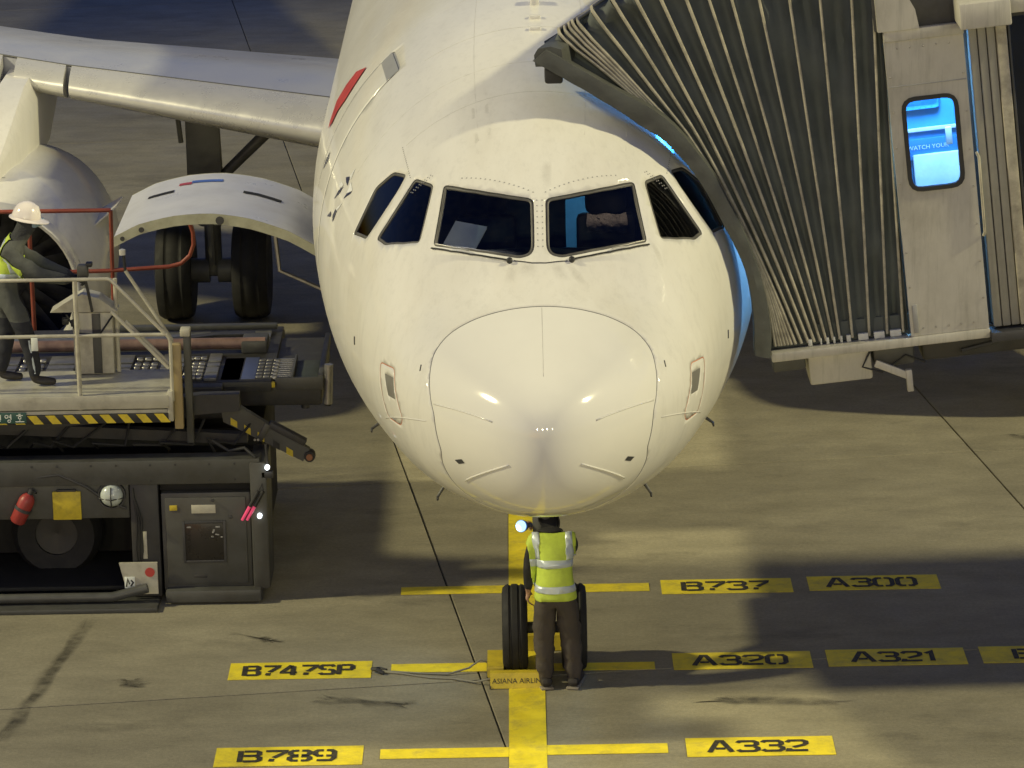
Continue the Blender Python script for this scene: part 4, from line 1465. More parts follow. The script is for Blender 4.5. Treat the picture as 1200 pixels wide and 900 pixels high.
def area(name, loc, tgt, w, col, size):
    l = bpy.data.lights.new(name, 'AREA')
    l.energy, l.color, l.size = w, col, size
    o = bpy.data.objects.new(name, l)
    C.objects.link(o)
    o.location = loc
    o.rotation_euler = (Vector(tgt) - Vector(loc)).to_track_quat('-Z', 'Y').to_euler()
    return o


area('cab_ceiling_lamp', J(1.6, .7, 2.6), J(1.5, 1.3, 0), 60, (0.22, 0.55, 1.0), .5)
area('canopy_ceiling_lamp', J(.85, 1.9, 2.55), J(-.3, .1, 1.0), 30, (0.03, 0.33, 1.0), .4)
# what hangs under the cab
MB().bbox(.28, .78, .1, .7, -.34, -.08, .02, MJ).build('hydraulic_box', M_CAB, bridge)
MB().bbox(.0, .26, .1, .6, -.2, -.08, .02, MJ).build('hydraulic_box', M_LGREY, bridge)
MB().bbox(.80, 1.12, .12, .8, -.26, -.08, .02, MJ).build('hydraulic_box', M_LGREY, bridge)
MB().tube([J(.78, .1, -.1), J(.70, .05, -.22), J(.85, .05, -.28), J(1.05, .08, -.17), J(1.2, .1, -.25)], .009, 6).build('hanging_cable', M_RUBBER, bridge)
MB().bbox(-.28, 0, -.02, .02, -.03, .03, .008, MJ @ T(1.05, .05, -.33) @ RY(28)).build('warning_arm', M_CAB, bridge)
MB().bbox(-.025, .025, -.03, .03, -.10, .08, .008, MJ @ T(1.06, .05, -.36)).build('arm_paddle', M_CAB, bridge)
MB().tube([J(1.5, .2, -.22), J(1.75, .25, -.2), J(2.1, .3, -.12)], .02, 8).build('hanging_hose', M_LDARK, bridge)
MB().bbox(1.2, 3.1, .3, 3.8, -.3, -.07, .03, MJ).build('under_frame', M_LDARK, bridge)
# the tunnel and its wheel bogie, out of the frame to the right
MB().bbox(2.82, 2.90, .19, 1.0, -.0, 2.7, .01, MJ).build('cab_end_wall', M_CAB, bridge)
MB().bbox(2.9, 16, .9, 3.3, -.25, 2.75, .05, MJ).build('tunnel', M_CAB, bridge)
for y in (4.3, 6.6):
    MB().bbox(6.3, 6.75, y - .2, y + .2, .9, 3.75, .03).build('lift_column', M_LGREY, bridge)
MB().bbox(6.2, 6.9, 4.4, 6.6, .9, 1.5, .03).build('bogie_beam', M_LGREY, bridge)
MB().bbox(6.0, 7.1, 4.7, 6.2, .35, 2.3, .05).build('drive_box', M_LDARK, bridge)
for y in (4.5, 6.4):
    t = MB()
    t.lathe([(.25, -.16), (.45, -.2), (.5, -.1), (.5, .1), (.45, .2), (.25, .16)], 24, T(6.55, y, .5) @ RX(90), closed=True)
    t.build('bogie_wheel', M_TYRE, bridge)

# ---------------------------------------------------------------- container loader on the left
ld = thing('container_loader', 'grey container loader with cream railings and roller deck raised to the cargo door', 'cargo loader', (-5.5, 8.6, 0))


def bx(name, m, x0, x1, y0, y1, z0, z1, b=.012, p=None):
    return MB().bbox(x0, x1, y0, y1, z0, z1, b).build(name, m, p or ld)


YN = 7.06
# chassis
bx('chassis_beam', M_LGREY, -8.5, -2.56, YN, YN + .25, 1.13, 1.36)
bx('chassis_core', M_VDARK, -8.5, -2.62, YN + 1.25, 10.2, .10, 1.30)  # core, bay roof and floor are black to paint the bay's shade
bx('bay_roof', M_VDARK, -8.5, -3.5, YN + .12, YN + 1.25, .95, 1.13)
bx('bay_floor', M_VDARK, -8.5, -3.5, YN + .2, YN + 1.25, .06, .10)
bx('bay_panel', M_LGREY, -8.5, -3.77, YN + .06, YN + .12, .80, 1.13)
bx('corner_pillar', M_LDARK, -3.76, -3.50, YN + .02, YN + .3, .05, 1.13)
bx('pillar_strip', M_CREAM, -3.66, -3.62, YN + .008, YN + .02, .42, .68, .003)
bx('corner_pillar', M_LGREY, -2.655, -2.50, YN - .02, YN + .6, .12, 1.33, .02)
cb = bx('cabinet', M_LGREY, -3.48, -2.66, YN + .03, YN + .6, .10, 1.04, .015)
bx('cabinet_door', M_LGREY, -3.44, -2.70, YN + .005, YN + .03, .17, 1.0, .012, cb)
sc_ = bx('control_window', M_SCREEN, -3.27, -2.91, YN - .012, YN + .004, .40, .76, .006, cb)
for a in ((-3.29, -3.265, .38, .78), (-2.915, -2.89, .38, .78), (-3.265, -2.915, .755, .78), (-3.265, -2.915, .38, .405)):
    bx('window_frame', M_DARK, a[0], a[1], YN - .02, YN + .004, a[2], a[3], .004, sc_)
for a in ((-3.25, -3.21, .715, .73), (-2.985, -2.945, .715, .73)):
    bx('screen_mark', M_GREYD, a[0], a[1], YN - .016, YN - .011, a[2], a[3], .002, sc_)
rr = random.Random(8)
for k in range(9):
    x, z = -3.03 + rr.uniform(0, .09), .60 + rr.uniform(0, .09)
    bx('screen_mark', M_GREYD, x, x + .018, YN - .016, YN - .011, z, z + .012, .002, sc_)
bx('name_label', M_CREAM, -3.20, -2.98, YN - .001, YN + .006, .85, .93, .002, cb)
bx('door_latch', M_DARK, -2.86, -2.83, YN - .02, YN + .006, .80, .83, .004, cb)
bx('door_latch', M_DARK, -3.02, -2.99, YN - .02, YN + .006, .965, .985, .004, cb)
bx('cabinet_sill', M_LGREY, -3.46, -2.58, YN - .10, YN + .3, .02, .14, .02)
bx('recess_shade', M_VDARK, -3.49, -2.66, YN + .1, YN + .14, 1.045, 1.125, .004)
# running board and wheel
st = MB()
st.tube([(-8.5, YN - .12, .10), (-3.95, YN - .12, .10), (-3.62, YN - .12, .18)], .045, 12)
st.build('running_board', M_LGREY, ld)
MB().bbox(-8.0, -3.52, YN - .30, YN + .1, .0, .045, .01).build('outrigger_skid', M_LGREY, ld)
sg = MB()
sg.prism([(-3.88, .40), (-3.53, .40), (-3.53, .10), (-3.80, .10), (-3.84, .22)], 'y', YN - .05, YN - .02)
sp = sg.build('step_plate', M_CREAM, ld, smooth=False)
MB().lathe([(0, 0), (.045, 0), (.045, .006), (0, .006)], 14, T(-3.60, YN - .051, .31) @ RX(90)).build('red_sticker', M_RED, sp)
bx('pictogram', M_PAPER, -3.835, -3.74, YN - .058, YN - .051, .16, .27, .002, sp)
pg = MB()
for q in ([(-3.82, .175), (-3.805, .25), (-3.79, .2)], [(-3.78, .18), (-3.755, .215), (-3.775, .24)]):
    pg.stroke(q, .014, 0, Matrix(((1, 0, 0, 0), (0, 0, 1, YN - .061), (0, 1, 0, 0), (0, 0, 0, 1))))
pg.build('pictogram_mark', M_BLK, sp, smooth=False)
for x in (-4.55, -7.2):
    MB().lathe([(.2, -.15), (.36, -.18), (.42, -.08), (.42, .08), (.36, .18), (.2, .15)], 28, T(x, 8.0, .42) @ RX(90), closed=True).build('loader_wheel', M_TYRE, ld)
    MB().lathe([(0, -.1), (.2, -.12), (.2, .12), (0, .1)], 20, T(x, 8.0, .42) @ RX(90)).build('wheel_hub', M_LDARK, ld)
# yellow notice board, lamp
bx('yellow_notice', M_YEL, -4.47, -4.21, YN + .03, YN + .055, .80, 1.07, .008)
bx('notice_clip', M_LDARK, -4.43, -4.25, YN + .02, YN + .05, 1.07, 1.09, .004)
lm = MB().lathe([(.105, 0), (.105, .04), (.09, .07), (.06, .095), (0, .105)], 20, T(-3.925, YN + .05, 1.03) @ RX(90)).build('round_work_lamp', M_BEACON, ld)
MB().lathe([(.115, -.01), (.128, -.01), (.128, .045), (.115, .045)], 22, T(-3.925, YN + .05, 1.03) @ RX(90), closed=True).build('lamp_rim', M_DARK, lm)
MB().tube([(-4.04, YN, 1.01), (-3.925, YN - .075, 1.01), (-3.81, YN, 1.01)], .006, 6).tube([(-3.925, YN - .03, 1.12), (-3.925, YN - .077, 1.01), (-3.925, YN - .02, .92)], .006, 6).build('lamp_guard', M_LDARK, lm)
cable = MB()
cable.tube([(-4.7, YN + .02, 1.2), (-4.4, YN - .0, 1.24), (-4.15, YN, 1.12), (-3.98, YN + .02, .98), (-3.8, YN + .03, .9)], .014, 8)
cable.build('loom_cable', M_LDARK, ld)
# headlamps on the corner that burn in the photograph
for x, z in ((-2.575, .83), (-2.49, 1.29)):
    MB().lathe([(0, 0), (.018, 0), (.023, -.02), (.023, -.05), (0, -.05)], 12, T(x, YN - .075, z) @ RX(90)).build('corner_lamp', M_LED, ld)
bx('lamp_bracket', M_LDARK, -2.55, -2.44, YN - .02, YN + .05, 1.18, 1.24, .006)
MB().tube([(-2.49, YN - .0, 1.18), (-2.49, YN - .01, 1.36), (-2.50, YN, 1.5)], .012, 8).build('lamp_stalk', M_LDARK, ld)
# scissor arms and dark space under the platform
for y in (7.4, 9.6):
    sa = MB()
    sa.prism([(-8.0, 1.36), (-7.7, 1.36), (-2.75, 1.72), (-2.75, 1.88), (-3.1, 1.88)], 'y', y, y + .12)
    sa.build('scissor_arm', M_LDARK, ld, smooth=False)
    sb = MB()
    sb.prism([(-8.0, 1.80), (-8.0, 1.68), (-3.0, 1.38), (-2.7, 1.38), (-2.7, 1.46)], 'y', y + .13, y + .24)
    sb.build('scissor_arm', M_LDARK, ld, smooth=False)
bx('platform_beam', M_LDARK, -8.5, -2.95, 7.95, 8.12, 1.50, 1.80)
bx('platform_beam', M_LDARK, -8.5, -2.5, 10.1, 10.3, 1.45, 1.75)
bx('cross_member', M_LDARK, -3.25, -2.95, 8.1, 10.1, 1.45, 1.72)
# operator's catwalk
bx('catwalk_deck', M_CREAM, -8.5, -3.36, 7.12, 8.02, 1.92, 1.965, .006)
bx('catwalk_lip', M_CREAM, -8.5, -3.37, 7.085, 7.115, 1.845, 1.97, .006)
bx('edge_beam', M_CREAM, -8.5, -3.37, 7.11, 7.16, 1.72, 1.83, .006)
hz = bx('hazard_strip', M_BLK, -8.5, -3.375, 7.080, 7.108, 1.715, 1.80, .003)
for k in range(10):
    x = -4.66 + k * .165 - (1.65 if k > 7 else 0)
    if x > -3.45:
        continue
    MB().prism([(x, 1.798), (x + .085, 1.798), (x + .15, 1.718), (x + .065, 1.718)], 'y', 7.0765, 7.0795).build('hazard_stripe', M_YEL, hz, smooth=False)
bx('edge_post', M_CREAM, -3.38, -3.33, 7.09, 7.2, 1.72, 2.0, .006)
# number board with Korean characters
nb = bx('number_board', M_GREEN, -5.2, -4.665, 7.072, 7.085, 1.73, 1.83, .004)
MXZ = Matrix(((1, 0, 0, 0), (0, 0, 1, 7.069), (0, 1, 0, 0), (0, 0, 0, 1)))
ht = MB()


def ring(cx, cz, r):
    ht.stroke([(cx + r * math.cos(a), cz + r * math.sin(a)) for a in np.linspace(0, 6.1, 13)], .007, 0, MXZ)


# a consonant block with an upright vowel, then yeong, then ho
ht.stroke([(-4.955, 1.805), (-4.925, 1.805), (-4.925, 1.77), (-4.955, 1.77), (-4.955, 1.798)], .007, 0, MXZ)
ht.stroke([(-4.90, 1.815), (-4.90, 1.765)], .008, 0, MXZ)
ht.stroke([(-4.95, 1.757), (-4.90, 1.757)], .007, 0, MXZ)
ring(-4.845, 1.797, .014)
ht.stroke([(-4.805, 1.818), (-4.805, 1.768)], .008, 0, MXZ)
ht.stroke([(-4.826, 1.803), (-4.810, 1.803)], .006, 0, MXZ)
ht.stroke([(-4.826, 1.79), (-4.810, 1.79)], .006, 0, MXZ)
ring(-4.822, 1.755, .012)
ht.stroke([(-4.735, 1.818), (-4.715, 1.818)], .007, 0, MXZ)
ht.stroke([(-4.755, 1.806), (-4.695, 1.806)], .007, 0, MXZ)
ring(-4.725, 1.786, .012)
ht.stroke([(-4.725, 1.768), (-4.725, 1.755)], .007, 0, MXZ)
ht.stroke([(-4.765, 1.748), (-4.685, 1.748)], .008, 0, MXZ)
ht.build('lettering', M_PAPER, nb, smooth=False)
# railings: cream tube
RR = .017


def rail(pts, name='guard_rail', m=M_CREAM, r=RR):
    return MB().tube(pts, r, 10).build(name, m, ld)


YR = 7.14
rail([(-8.5, YR, 3.05), (-3.88, YR, 3.05), (-3.85, YR, 3.04), (-3.35, YR, 2.50), (-3.335, YR, 2.46), (-3.335, YR, 1.9)])
rail([(-8.5, YR, 2.525), (-3.36, YR, 2.525)])
rail([(-4.175, YR - .0, 1.75), (-4.175, YR, 3.035)], 'rail_post', r=.021)
rail([(-6.2, YR, 1.75), (-6.2, YR, 3.035)], 'rail_post', r=.021)
rail([(-3.86, YR + .03, 2.74), (-3.36, YR + .03, 2.2)])
YB = 7.95
rail([(-3.90, YB, 1.97), (-3.90, YB, 2.86)], 'rail_post', r=.02)
rail([(-3.80, YB, 2.93), (-3.40, YB, 2.27), (-3.39, YB, 1.95)])
rail([(-3.82, YB, 2.45), (-3.40, YB, 2.0)])
rail([(-3.80, YB, 2.92), (-3.81, YB, 3.10)], 'strap_post', M_RUBBER, .014)
MB().lathe([(0, 0), (.03, 0), (.03, .05), (0, .06)], 10, T(-3.82, YB, 3.08)).build('post_cap', M_ALU, ld)
bx('gate_post', mat('tan_gate_post', (.36, .28, .14), .6, dirt=(.1, .08, .05)), -3.33, -3.25, 7.18, 7.26, 1.62, 2.42, .01)
bx('gate_post', M_LGREY, -3.235, -3.17, 7.3, 7.4, 1.45, 2.5, .01)
bx('gate_cap', M_CREAM, -3.26, -3.17, 7.29, 7.41, 2.46, 2.53, .01)
# control console
cs = bx('control_console', M_CREAM, -4.30, -3.93, 7.86, 8.05, 1.97, 2.56, .015)
ct = MB().prism([(-4.50, 2.57), (-3.88, 2.57), (-4.05, 2.70), (-4.20, 2.74), (-4.32, 2.68)], 'y', 7.84, 8.08)
ct.build('console_top', M_CREAM, cs, smooth=False)
bx('console_band', M_LGREY, -4.12, -4.04, 7.852, 7.86, 1.98, 2.55, .003, cs)
for x, z in ((-4.36, 2.46), (-4.28, 2.44)):
    bx('console_knob', M_BLK, x - .03, x + .03, 7.8, 7.86, z, z + .06, .008, cs)
MB().tube([(-4.35, 7.83, 2.55), (-4.25, 7.8, 2.38), (-4.05, 7.8, 2.36), (-3.95, 7.82, 2.5), (-3.9, 7.83, 2.56)], .01, 6).build('console_cable', M_RUBBER, cs)
bx('hanging_tag', M_PAPER, -4.59, -4.53, 7.10, 7.115, 2.40, 2.52, .003)
# roller deck (bridge end reaches the fuselage)
deck = bx('roller_deck', M_LDARK, -8.5, -2.5, 8.12, 10.2, 1.70, 1.80, .01)
ZD = 1.80
M_PLATE = mat('scuffed_deck_plate', (.20, .20, .20), .4, metal=.3, var=.25, scale=9, dirt=(.06, .055, .05), dscale=6, damt=.6)
# plates with rows of small rollers set into slots between them
cols = [(-5.25, -4.95), (-4.66, -4.40), (-4.12, -3.86), (-3.58, -3.36), (-3.14, -3.02)]
for (x0, x1) in cols:
    for (y0, y1) in ((8.17, 8.36), (8.39, 8.58), (8.61, 8.74), (8.80, 9.08)):
        bx('deck_plate', M_PLATE, x0, x1, y0, y1, ZD, ZD + .03, .005, deck)
rl = MB().lathe([(0, -.028), (.024, -.028), (.028, -.02), (.028, .02), (.024, .028), (0, .028)], 10, RY(90)).mesh('deck_roller', M_STEEL, 40)
for (xa, xb) in ((-4.95, -4.66), (-4.40, -4.12), (-3.86, -3.58), (-3.36, -3.14)):
    for yk in (8.22, 8.34, 8.47, 8.60, 8.72, 8.92):
        for q in range(3):
            o = link('deck_roller', rl, deck)
            o.matrix_basis = T(xa + (xb - xa) * (.22 + .28 * q), yk, ZD + .018)
for (x0, x1) in ((-5.2, -4.3), (-4.2, -3.2), (-3.1, -2.6)):
    bx('deck_plate', M_PLATE, x0, x1, 9.36, 9.62, ZD, ZD + .03, .005, deck)
    bx('deck_plate', M_PLATE, x0, x1, 9.68, 9.92, ZD, ZD + .03, .005, deck)
MB().tube([(-8.5, 9.22, ZD + .09), (-2.62, 9.22, ZD + .09)], .055, 14).build('drive_roller', mat('rusty_roller', (.22, .14, .12), .5, var=.3), deck)
bx('side_guide', M_LGREY, -4.1, -2.55, 9.95, 10.05, ZD + .03, ZD + .08, .01, deck)
bx('roller_guard', M_LGREY, -2.85, -2.6, 9.15, 9.5, ZD, ZD + .12, .02, deck)
# hinged bridge plate at the front end
br = bx('bridge_frame', M_LDARK, -3.0, -2.04, 8.2, 9.9, 1.54, 1.76, .02)
bx('bridge_plate', M_PLATE, -2.99, -2.80, 8.2, 9.0, 1.765, 1.80, .006, br)
bx('bridge_plate', mat('blue_bridge_plate', (.07, .09, .20), .5), -2.795, -2.66, 8.22, 9.0, 1.765, 1.805, .006, br)
for q in range(6):
    for c_ in range(3):
        o = link('deck_roller', rl, br)
        o.matrix_basis = T(-2.63 + c_ * .07, 8.3 + q * .12, 1.785)
bx('bridge_plate', M_PLATE, -2.47, -2.31, 8.21, 9.0, 1.765, 1.79, .005, br)
for k in range(11):
    bx('tread_rib', M_STEEL, -2.46, -2.32, 8.235 + k * .07, 8.26 + k * .07, 1.79, 1.80, .003, br)
bx('bridge_side', M_LGREY, -2.46, -2.02, 8.17, 8.2, 1.70, 1.82, .005, br)
bx('bridge_lip', M_LGREY, -2.07, -2.02, 8.2, 9.8, 1.74, 1.83, .006, br)
bx('bridge_box', M_LGREY, -2.32, -2.30, 8.2, 9.0, 1.765, 1.83, .005, br)
bx('bridge_well', mat('green_grey_well', (.05, .06, .05), .6), -2.29, -2.08, 8.22, 8.95, 1.765, 1.78, .004, br)
bx('yellow_guard', M_YEL, -2.76, -2.47, 8.13, 8.19, 1.735, 1.785, .01, br)
MB().tube([(-1.985, 8.22, 1.55), (-1.965, 8.22, 1.93)], .042, 14).build('bumper_roller', M_STEEL, br)
MB().tube([(-1.986, 8.218, 1.53), (-1.985, 8.22, 1.552)], .030, 12).build('bumper_bore', M_VDARK, br)
MB().tube([(-2.2, 8.3, 1.53), (-2.2, 8.3, 1.49)], .04, 10).build('stop_button', M_DARK, br)
# lowered side arm with hazard paint
A0, A1 = Vector((-2.90, 7.5, 1.70)), Vector((-2.15, 7.35, 1.27))
dA = (A1 - A0).normalized()
ang = math.degrees(math.atan2(-dA.z, dA.x))
MA = T(*A0) @ RY(ang)
ar = MB().prism([(-.03, .12), (.86, .06), (.86, -.07), (.04, -.09), (-.03, .0)], 'y', -.04, .04, MA).build('side_arm', M_LGREY, ld, smooth=False)
MB().bbox(.42, .80, -.05, .06, .06, .12, .01, MA).build('arm_cylinder', M_LDARK, ar)
MB().bbox(.38, .44, -.055, .055, -.09, .09, .01, MA).build('arm_bracket', M_LGREY, ar)
for k, x in enumerate((.08, .22, .36, .52, .66)):
    MB().prism([(x, -.02), (x + .07, -.025), (x + .10, -.078), (x + .03, -.078)], 'y', -.0445, -.041, MA).build('hazard_stripe', M_YEL if k % 2 == 0 or k == 1 else M_BLK, ar, smooth=False)
MB().lathe([(0, -.06), (.05, -.06), (.055, 0), (.05, .06), (0, .06)], 14, MA @ T(.89, 0, .0) @ RX(90)).build('arm_roller', M_RUBBER, ar)
MB().lathe([(0, -.01), (.03, -.01), (.03, .01), (0, .01)], 12, MA @ T(.89, -.068, .0) @ RX(90)).build('roller_bolt', mat('rust_orange', (.3, .13, .06), .6), ar)
for x in (-2.62, -2.59):
    MB().lathe([(0, 0), (.012, 0), (.012, .01), (0, .01)], 8, T(x, 7.38, 1.45) @ RX(90)).build('arm_rivet', M_STEEL, ld)
# far red rail
YF = 10.3
rail([(-8.5, YF, 2.99), (-4.17, YF, 2.98)], 'red_rail', M_REDRAIL, .021)
rail([(-4.19, YF, 1.76), (-4.17, YF, 2.98)], 'red_post', M_REDRAIL, .02)
loop = [(-4.9, YF, 2.36), (-4.2, YF, 2.37), (-3.62, YF, 2.40), (-3.50, YF, 2.43), (-3.41, YF, 2.51), (-3.37, YF, 2.62), (-3.37, YF, 2.74), (-3.40, YF, 2.84), (-3.44, YF, 2.92), (-3.46, YF, 3.05)]
rail(loop, 'red_rail', M_REDRAIL, .021)
rail([(-4.98, YF, 1.76), (-4.98, YF, 2.98)], 'red_post', M_REDRAIL, .022)

# fire extinguisher strapped in the bay
fe = thing('fire_extinguisher', 'red fire extinguisher strapped at a slant on the loader side beside the yellow board', 'fire extinguisher', (-4.8, YN, .8))
Me = align((-4.80, YN - .02, .80), (-4.64, YN - .02, 1.12))
MB().lathe([(0, 0), (.055, 0), (.072, .02), (.074, .23), (.06, .27), (.03, .30), (0, .30)], 18, Me).build('cylinder_body', M_EXT, fe)
MB().lathe([(0, .30), (.025, .30), (.025, .35), (0, .36)], 10, Me).build('valve_head', M_DARK, fe)
MB().tube([Me @ Vector((0, -.03, .34)), Me @ Vector((.10, -.05, .30)), Me @ Vector((.11, -.05, .12))], .012, 8).build('hose', M_RUBBER, fe)
MB().lathe([(.076, .13), (.08, .13), (.08, .16), (.076, .16)], 18, Me, closed=True).build('strap', M_DARK, fe)
# two pink marshalling wands tied to the corner
for k, dx in enumerate((0, .045)):
    w = thing('marshalling_wand', ('left' if k == 0 else 'right') + ' one of two pink marshalling wands hung on the loader corner', 'marshalling wand', (-2.7 + dx, YN - .05, .8), 'marshalling wands on the loader corner')
    a, b = Vector((-2.735 + dx, YN - .07, .80)), Vector((-2.66 + dx, YN - .07, .93))
    MB().tube([a, b], [.013, .016], 10).build('wand_tube', M_PINK, w)
    MB().tube([b, b + (b - a) * 1.1], [.018, .017], 10).build('wand_handle', M_BLK, w)
    MB().tube([b + (b - a) * 1.1, Vector((-2.54, YN - .05, 1.14))], .005, 6).build('wrist_cord', M_BLK, w)

# hoses, bolts and stencil plates that clutter the machine
rh = random.Random(12)
for k in range(7):
    x = -5.0 + k * .33 + rh.uniform(-.08, .08)
    MB().tube([(x, 7.3 + rh.uniform(0, .3), 1.36), (x + rh.uniform(-.1, .15), 7.25, 1.46 + rh.uniform(0, .06)), (x + rh.uniform(.1, .3), 7.35, 1.42), (x + rh.uniform(.3, .45), 7.5, 1.62)], .014, 6).build('hydraulic_hose', M_RUBBER, ld)
for k in range(9):
    for z in ((1.17, 1.32) if k % 3 else (1.32,)):
        MB().lathe([(0, 0), (.012, 0), (.012, .008), (0, .009)], 6, T(-4.95 + k * .27 + (k % 2) * .04, YN, z) @ RX(90)).build('frame_bolt', M_LDARK, ld)
for q in range(3):
    MB().tube([(-3.73, YN + .01, 1.1 - q * .03), (-3.70 + q * .02, YN - .015, .8), (-3.72 + q * .03, YN, .5), (-3.70, YN + .02, .2)], .008, 6).build('wiring_loom', M_RUBBER, ld)
MB().tube([(-3.0, 7.2, 1.5), (-2.85, 7.2, 1.40), (-2.7, 7.15, 1.44), (-2.6, 7.1, 1.36)], .016, 8).build('hydraulic_hose', M_RUBBER, ld)
bx('dent_patch', M_LDARK, -3.20, -3.08, YN + .001, YN + .006, .23, .26, .002, cb)
bx('warning_decal', M_YEL, -3.40, -3.33, YN + .0, YN + .006, .88, .93, .002, cb)

# ---------------------------------------------------------------- people


class Skel:
    def __init__(self):
        self.v, self.r, self.e = [], [], []

    def add(self, p, r, parent=None):
        self.v.append(Vector(p))
        self.r.append(r)
        if parent is not None:
            self.e.append((parent, len(self.v) - 1))
        return len(self.v) - 1

    def chain(self, parent, *nodes):
        for p, r in nodes:
            parent = self.add(p, r, parent)
        return parent

    def hand(self, wrist, d, n, s, curl=1.0, size=1.0):
        """palm and five bent fingers; d along the hand, n towards the palm side, s towards the thumb"""
        d, n, s = (Vector(q).normalized() for q in (d, n, s))
        w = self.v[wrist]
        palm = self.add(w + d * .045 * size, .026 * size, wrist)
        kn = self.add(w + d * .085 * size, .022 * size, palm)
        for k, (off, ln, r) in enumerate(((.030, .072, .0090), (.010, .080, .0095), (-.011, .074, .0090), (-.030, .058, .0080))):
            b = w + d * .098 * size + s * off * size
            c = curl * (0.75 + .12 * k)
            p1 = b + (d * math.cos(c * .6) + n * math.sin(c * .6)) * ln * .45 * size
            p2 = p1 + (d * math.cos(c * 1.6) + n * math.sin(c * 1.6)) * ln * .33 * size
            p3 = p2 + (d * math.cos(c * 2.4) + n * math.sin(c * 2.4)) * ln * .26 * size
            self.chain(kn, (b, r * 1.15 * size), (p1, r * size), (p2, r * .95 * size), (p3, r * .8 * size))
        t0 = w + d * .03 * size + s * .034 * size + n * .006
        t1 = t0 + (d * .7 + s * .6 + n * .35).normalized() * .036 * size
        t2 = t1 + (d * .9 + s * .1 + n * .6).normalized() * .030 * size
        self.chain(palm, (t0, .013 * size), (t1, .011 * size), (t2, .009 * size))

    def mesh(self, name, squash=None, levels=2):
        me = bpy.data.meshes.new(name + '_cage')
        me.from_pydata([tuple(p) for p in self.v], self.e, [])
        o = bpy.data.objects.new(name + '_cage', me)
        C.objects.link(o)
        m = o.modifiers.new('skin', 'SKIN')
        m.use_smooth_shade = True
        m.branch_smoothing = 0.6
        for k, sv in enumerate(me.skin_vertices[0].data):
            sv.radius = (self.r[k], self.r[k])
            sv.use_root = (k == 0)
        sb = o.modifiers.new('sub', 'SUBSURF')
        sb.levels = sb.render_levels = levels
        dg = bpy.context.evaluated_depsgraph_get()
        out = bpy.data.meshes.new_from_object(o.evaluated_get(dg))
        out.name = name
        bpy.data.objects.remove(o)
        rndm = random.Random(3)
        for v in out.vertices:
            if squash:
                v.co = squash(v.co.copy())
        return out


def paint(me, mats, fn, cuts=()):
    bm = bmesh.new()
    bm.from_mesh(me)
    for z in cuts:
        bmesh.ops.bisect_plane(bm, geom=bm.verts[:] + bm.edges[:] + bm.faces[:], dist=1e-5, plane_co=(0, 0, z), plane_no=(0, 0, 1))
    bm.to_mesh(me)
    bm.free()
    me.materials.clear()
    for m in mats:
        me.materials.append(m)
    for p in me.polygons:
        p.material_index = fn(p.center)
    me.shade_smooth()


def shell(src, planes, off, name, m, parent, thick=.006, keep=None):
    """garment cut from the body surface: planes are (point, outward normal); what lies outside is removed"""
    bm = bmesh.new()
    bm.from_mesh(src)
    bm.normal_update()
    if keep:
        dl = [v for v in bm.verts if not keep(v.co)]
        bmesh.ops.delete(bm, geom=dl, context='VERTS')
    for co, no in planes:
        bmesh.ops.bisect_plane(bm, geom=bm.verts[:] + bm.edges[:] + bm.faces[:], dist=1e-5, plane_co=co, plane_no=no, clear_outer=True)
    bm.normal_update()
    for v in bm.verts:
        v.co += v.normal * off
    me = bpy.data.meshes.new(name)
    bm.to_mesh(me)
    bm.free()
    me.materials.clear()
    me.materials.append(m)
    for p in me.polygons:
        p.material_index = 0
    me.shade_smooth()
    o = link(name, me, parent)
    s = o.modifiers.new('cloth', 'SOLIDIFY')
    s.thickness = thick
    s.offset = 1
    return o


# ---- person under the nose, seen from behind
k = Skel()
pel = k.add((.095, 4.62, .86), .178)
ch = k.chain(pel, ((.09, 4.64, 1.0), .176), ((.085, 4.68, 1.14), .186), ((.075, 4.73, 1.26), .165))
nk = k.chain(ch, ((.065, 4.79, 1.365), .062))
hd = k.chain(nk, ((.05, 4.84, 1.44), .085), ((.04, 4.87, 1.52), .095), ((.04, 4.88, 1.58), .06))
k.chain(hd - 1, ((.03, 4.97, 1.47), .02))
for s, hx, kx, fx in ((-1, .015, .0, .0), (1, .18, .21, .245)):
    h = k.chain(pel, ((hx, 4.62, .78), .128), ((kx + s * .01, 4.63, .46), .100), ((fx, 4.60, .14), .080))
    a = k.chain(h, ((fx, 4.585, .055), .048))
    k.chain(a, ((fx + s * .015, 4.70, .042), .044), ((fx + s * .02, 4.79, .036), .034))
sl_ = k.chain(ch, ((-.075, 4.71, 1.29), .078), ((-.125, 4.69, 1.06), .056), ((-.135, 4.72, .88), .043))
wl = k.chain(sl_, ((-.135, 4.735, .84), .028))
k.hand(wl, (0, .15, -1), (1, .2, 0), (0, 1, 0), .5)
sr = k.chain(ch, ((.235, 4.73, 1.29), .078), ((.25, 4.95, 1.14), .056), ((.04, 5.08, 1.24), .045))
wr = k.chain(sr, ((-.01, 5.09, 1.26), .028))
k.hand(wr, (-1, 0, .35), (0, -1, .2), (0, .2, 1), 1.25)


def sq1(p):
    w = max(0, min(1, (p.z - .78) / .1)) * max(0, min(1, (1.42 - p.z) / .08))
    if p.x < -.12 or p.y > 4.9:
        w = 0
    yc = 4.62 + max(0, p.z - .95) * .38
    p.y = yc + (p.y - yc) * (1 - .28 * w)
    # cloth wrinkles
    if .1 < p.z < .8:
        a = .009 * math.sin(p.z * 36 + p.x * 26) + .006 * math.sin(p.z * 67 + p.y * 40 + p.x * 20)
        a += .010 * math.sin(p.z * 58 + p.x * 9) * max(0, 1 - p.z / .38)
        p.y += a
        p.x += a * .6
    elif .8 <= p.z < 1.3:
        p.y += .005 * math.sin(p.z * 38 + p.x * 22) + .003 * math.sin(p.x * 60 + p.z * 15)
    return p


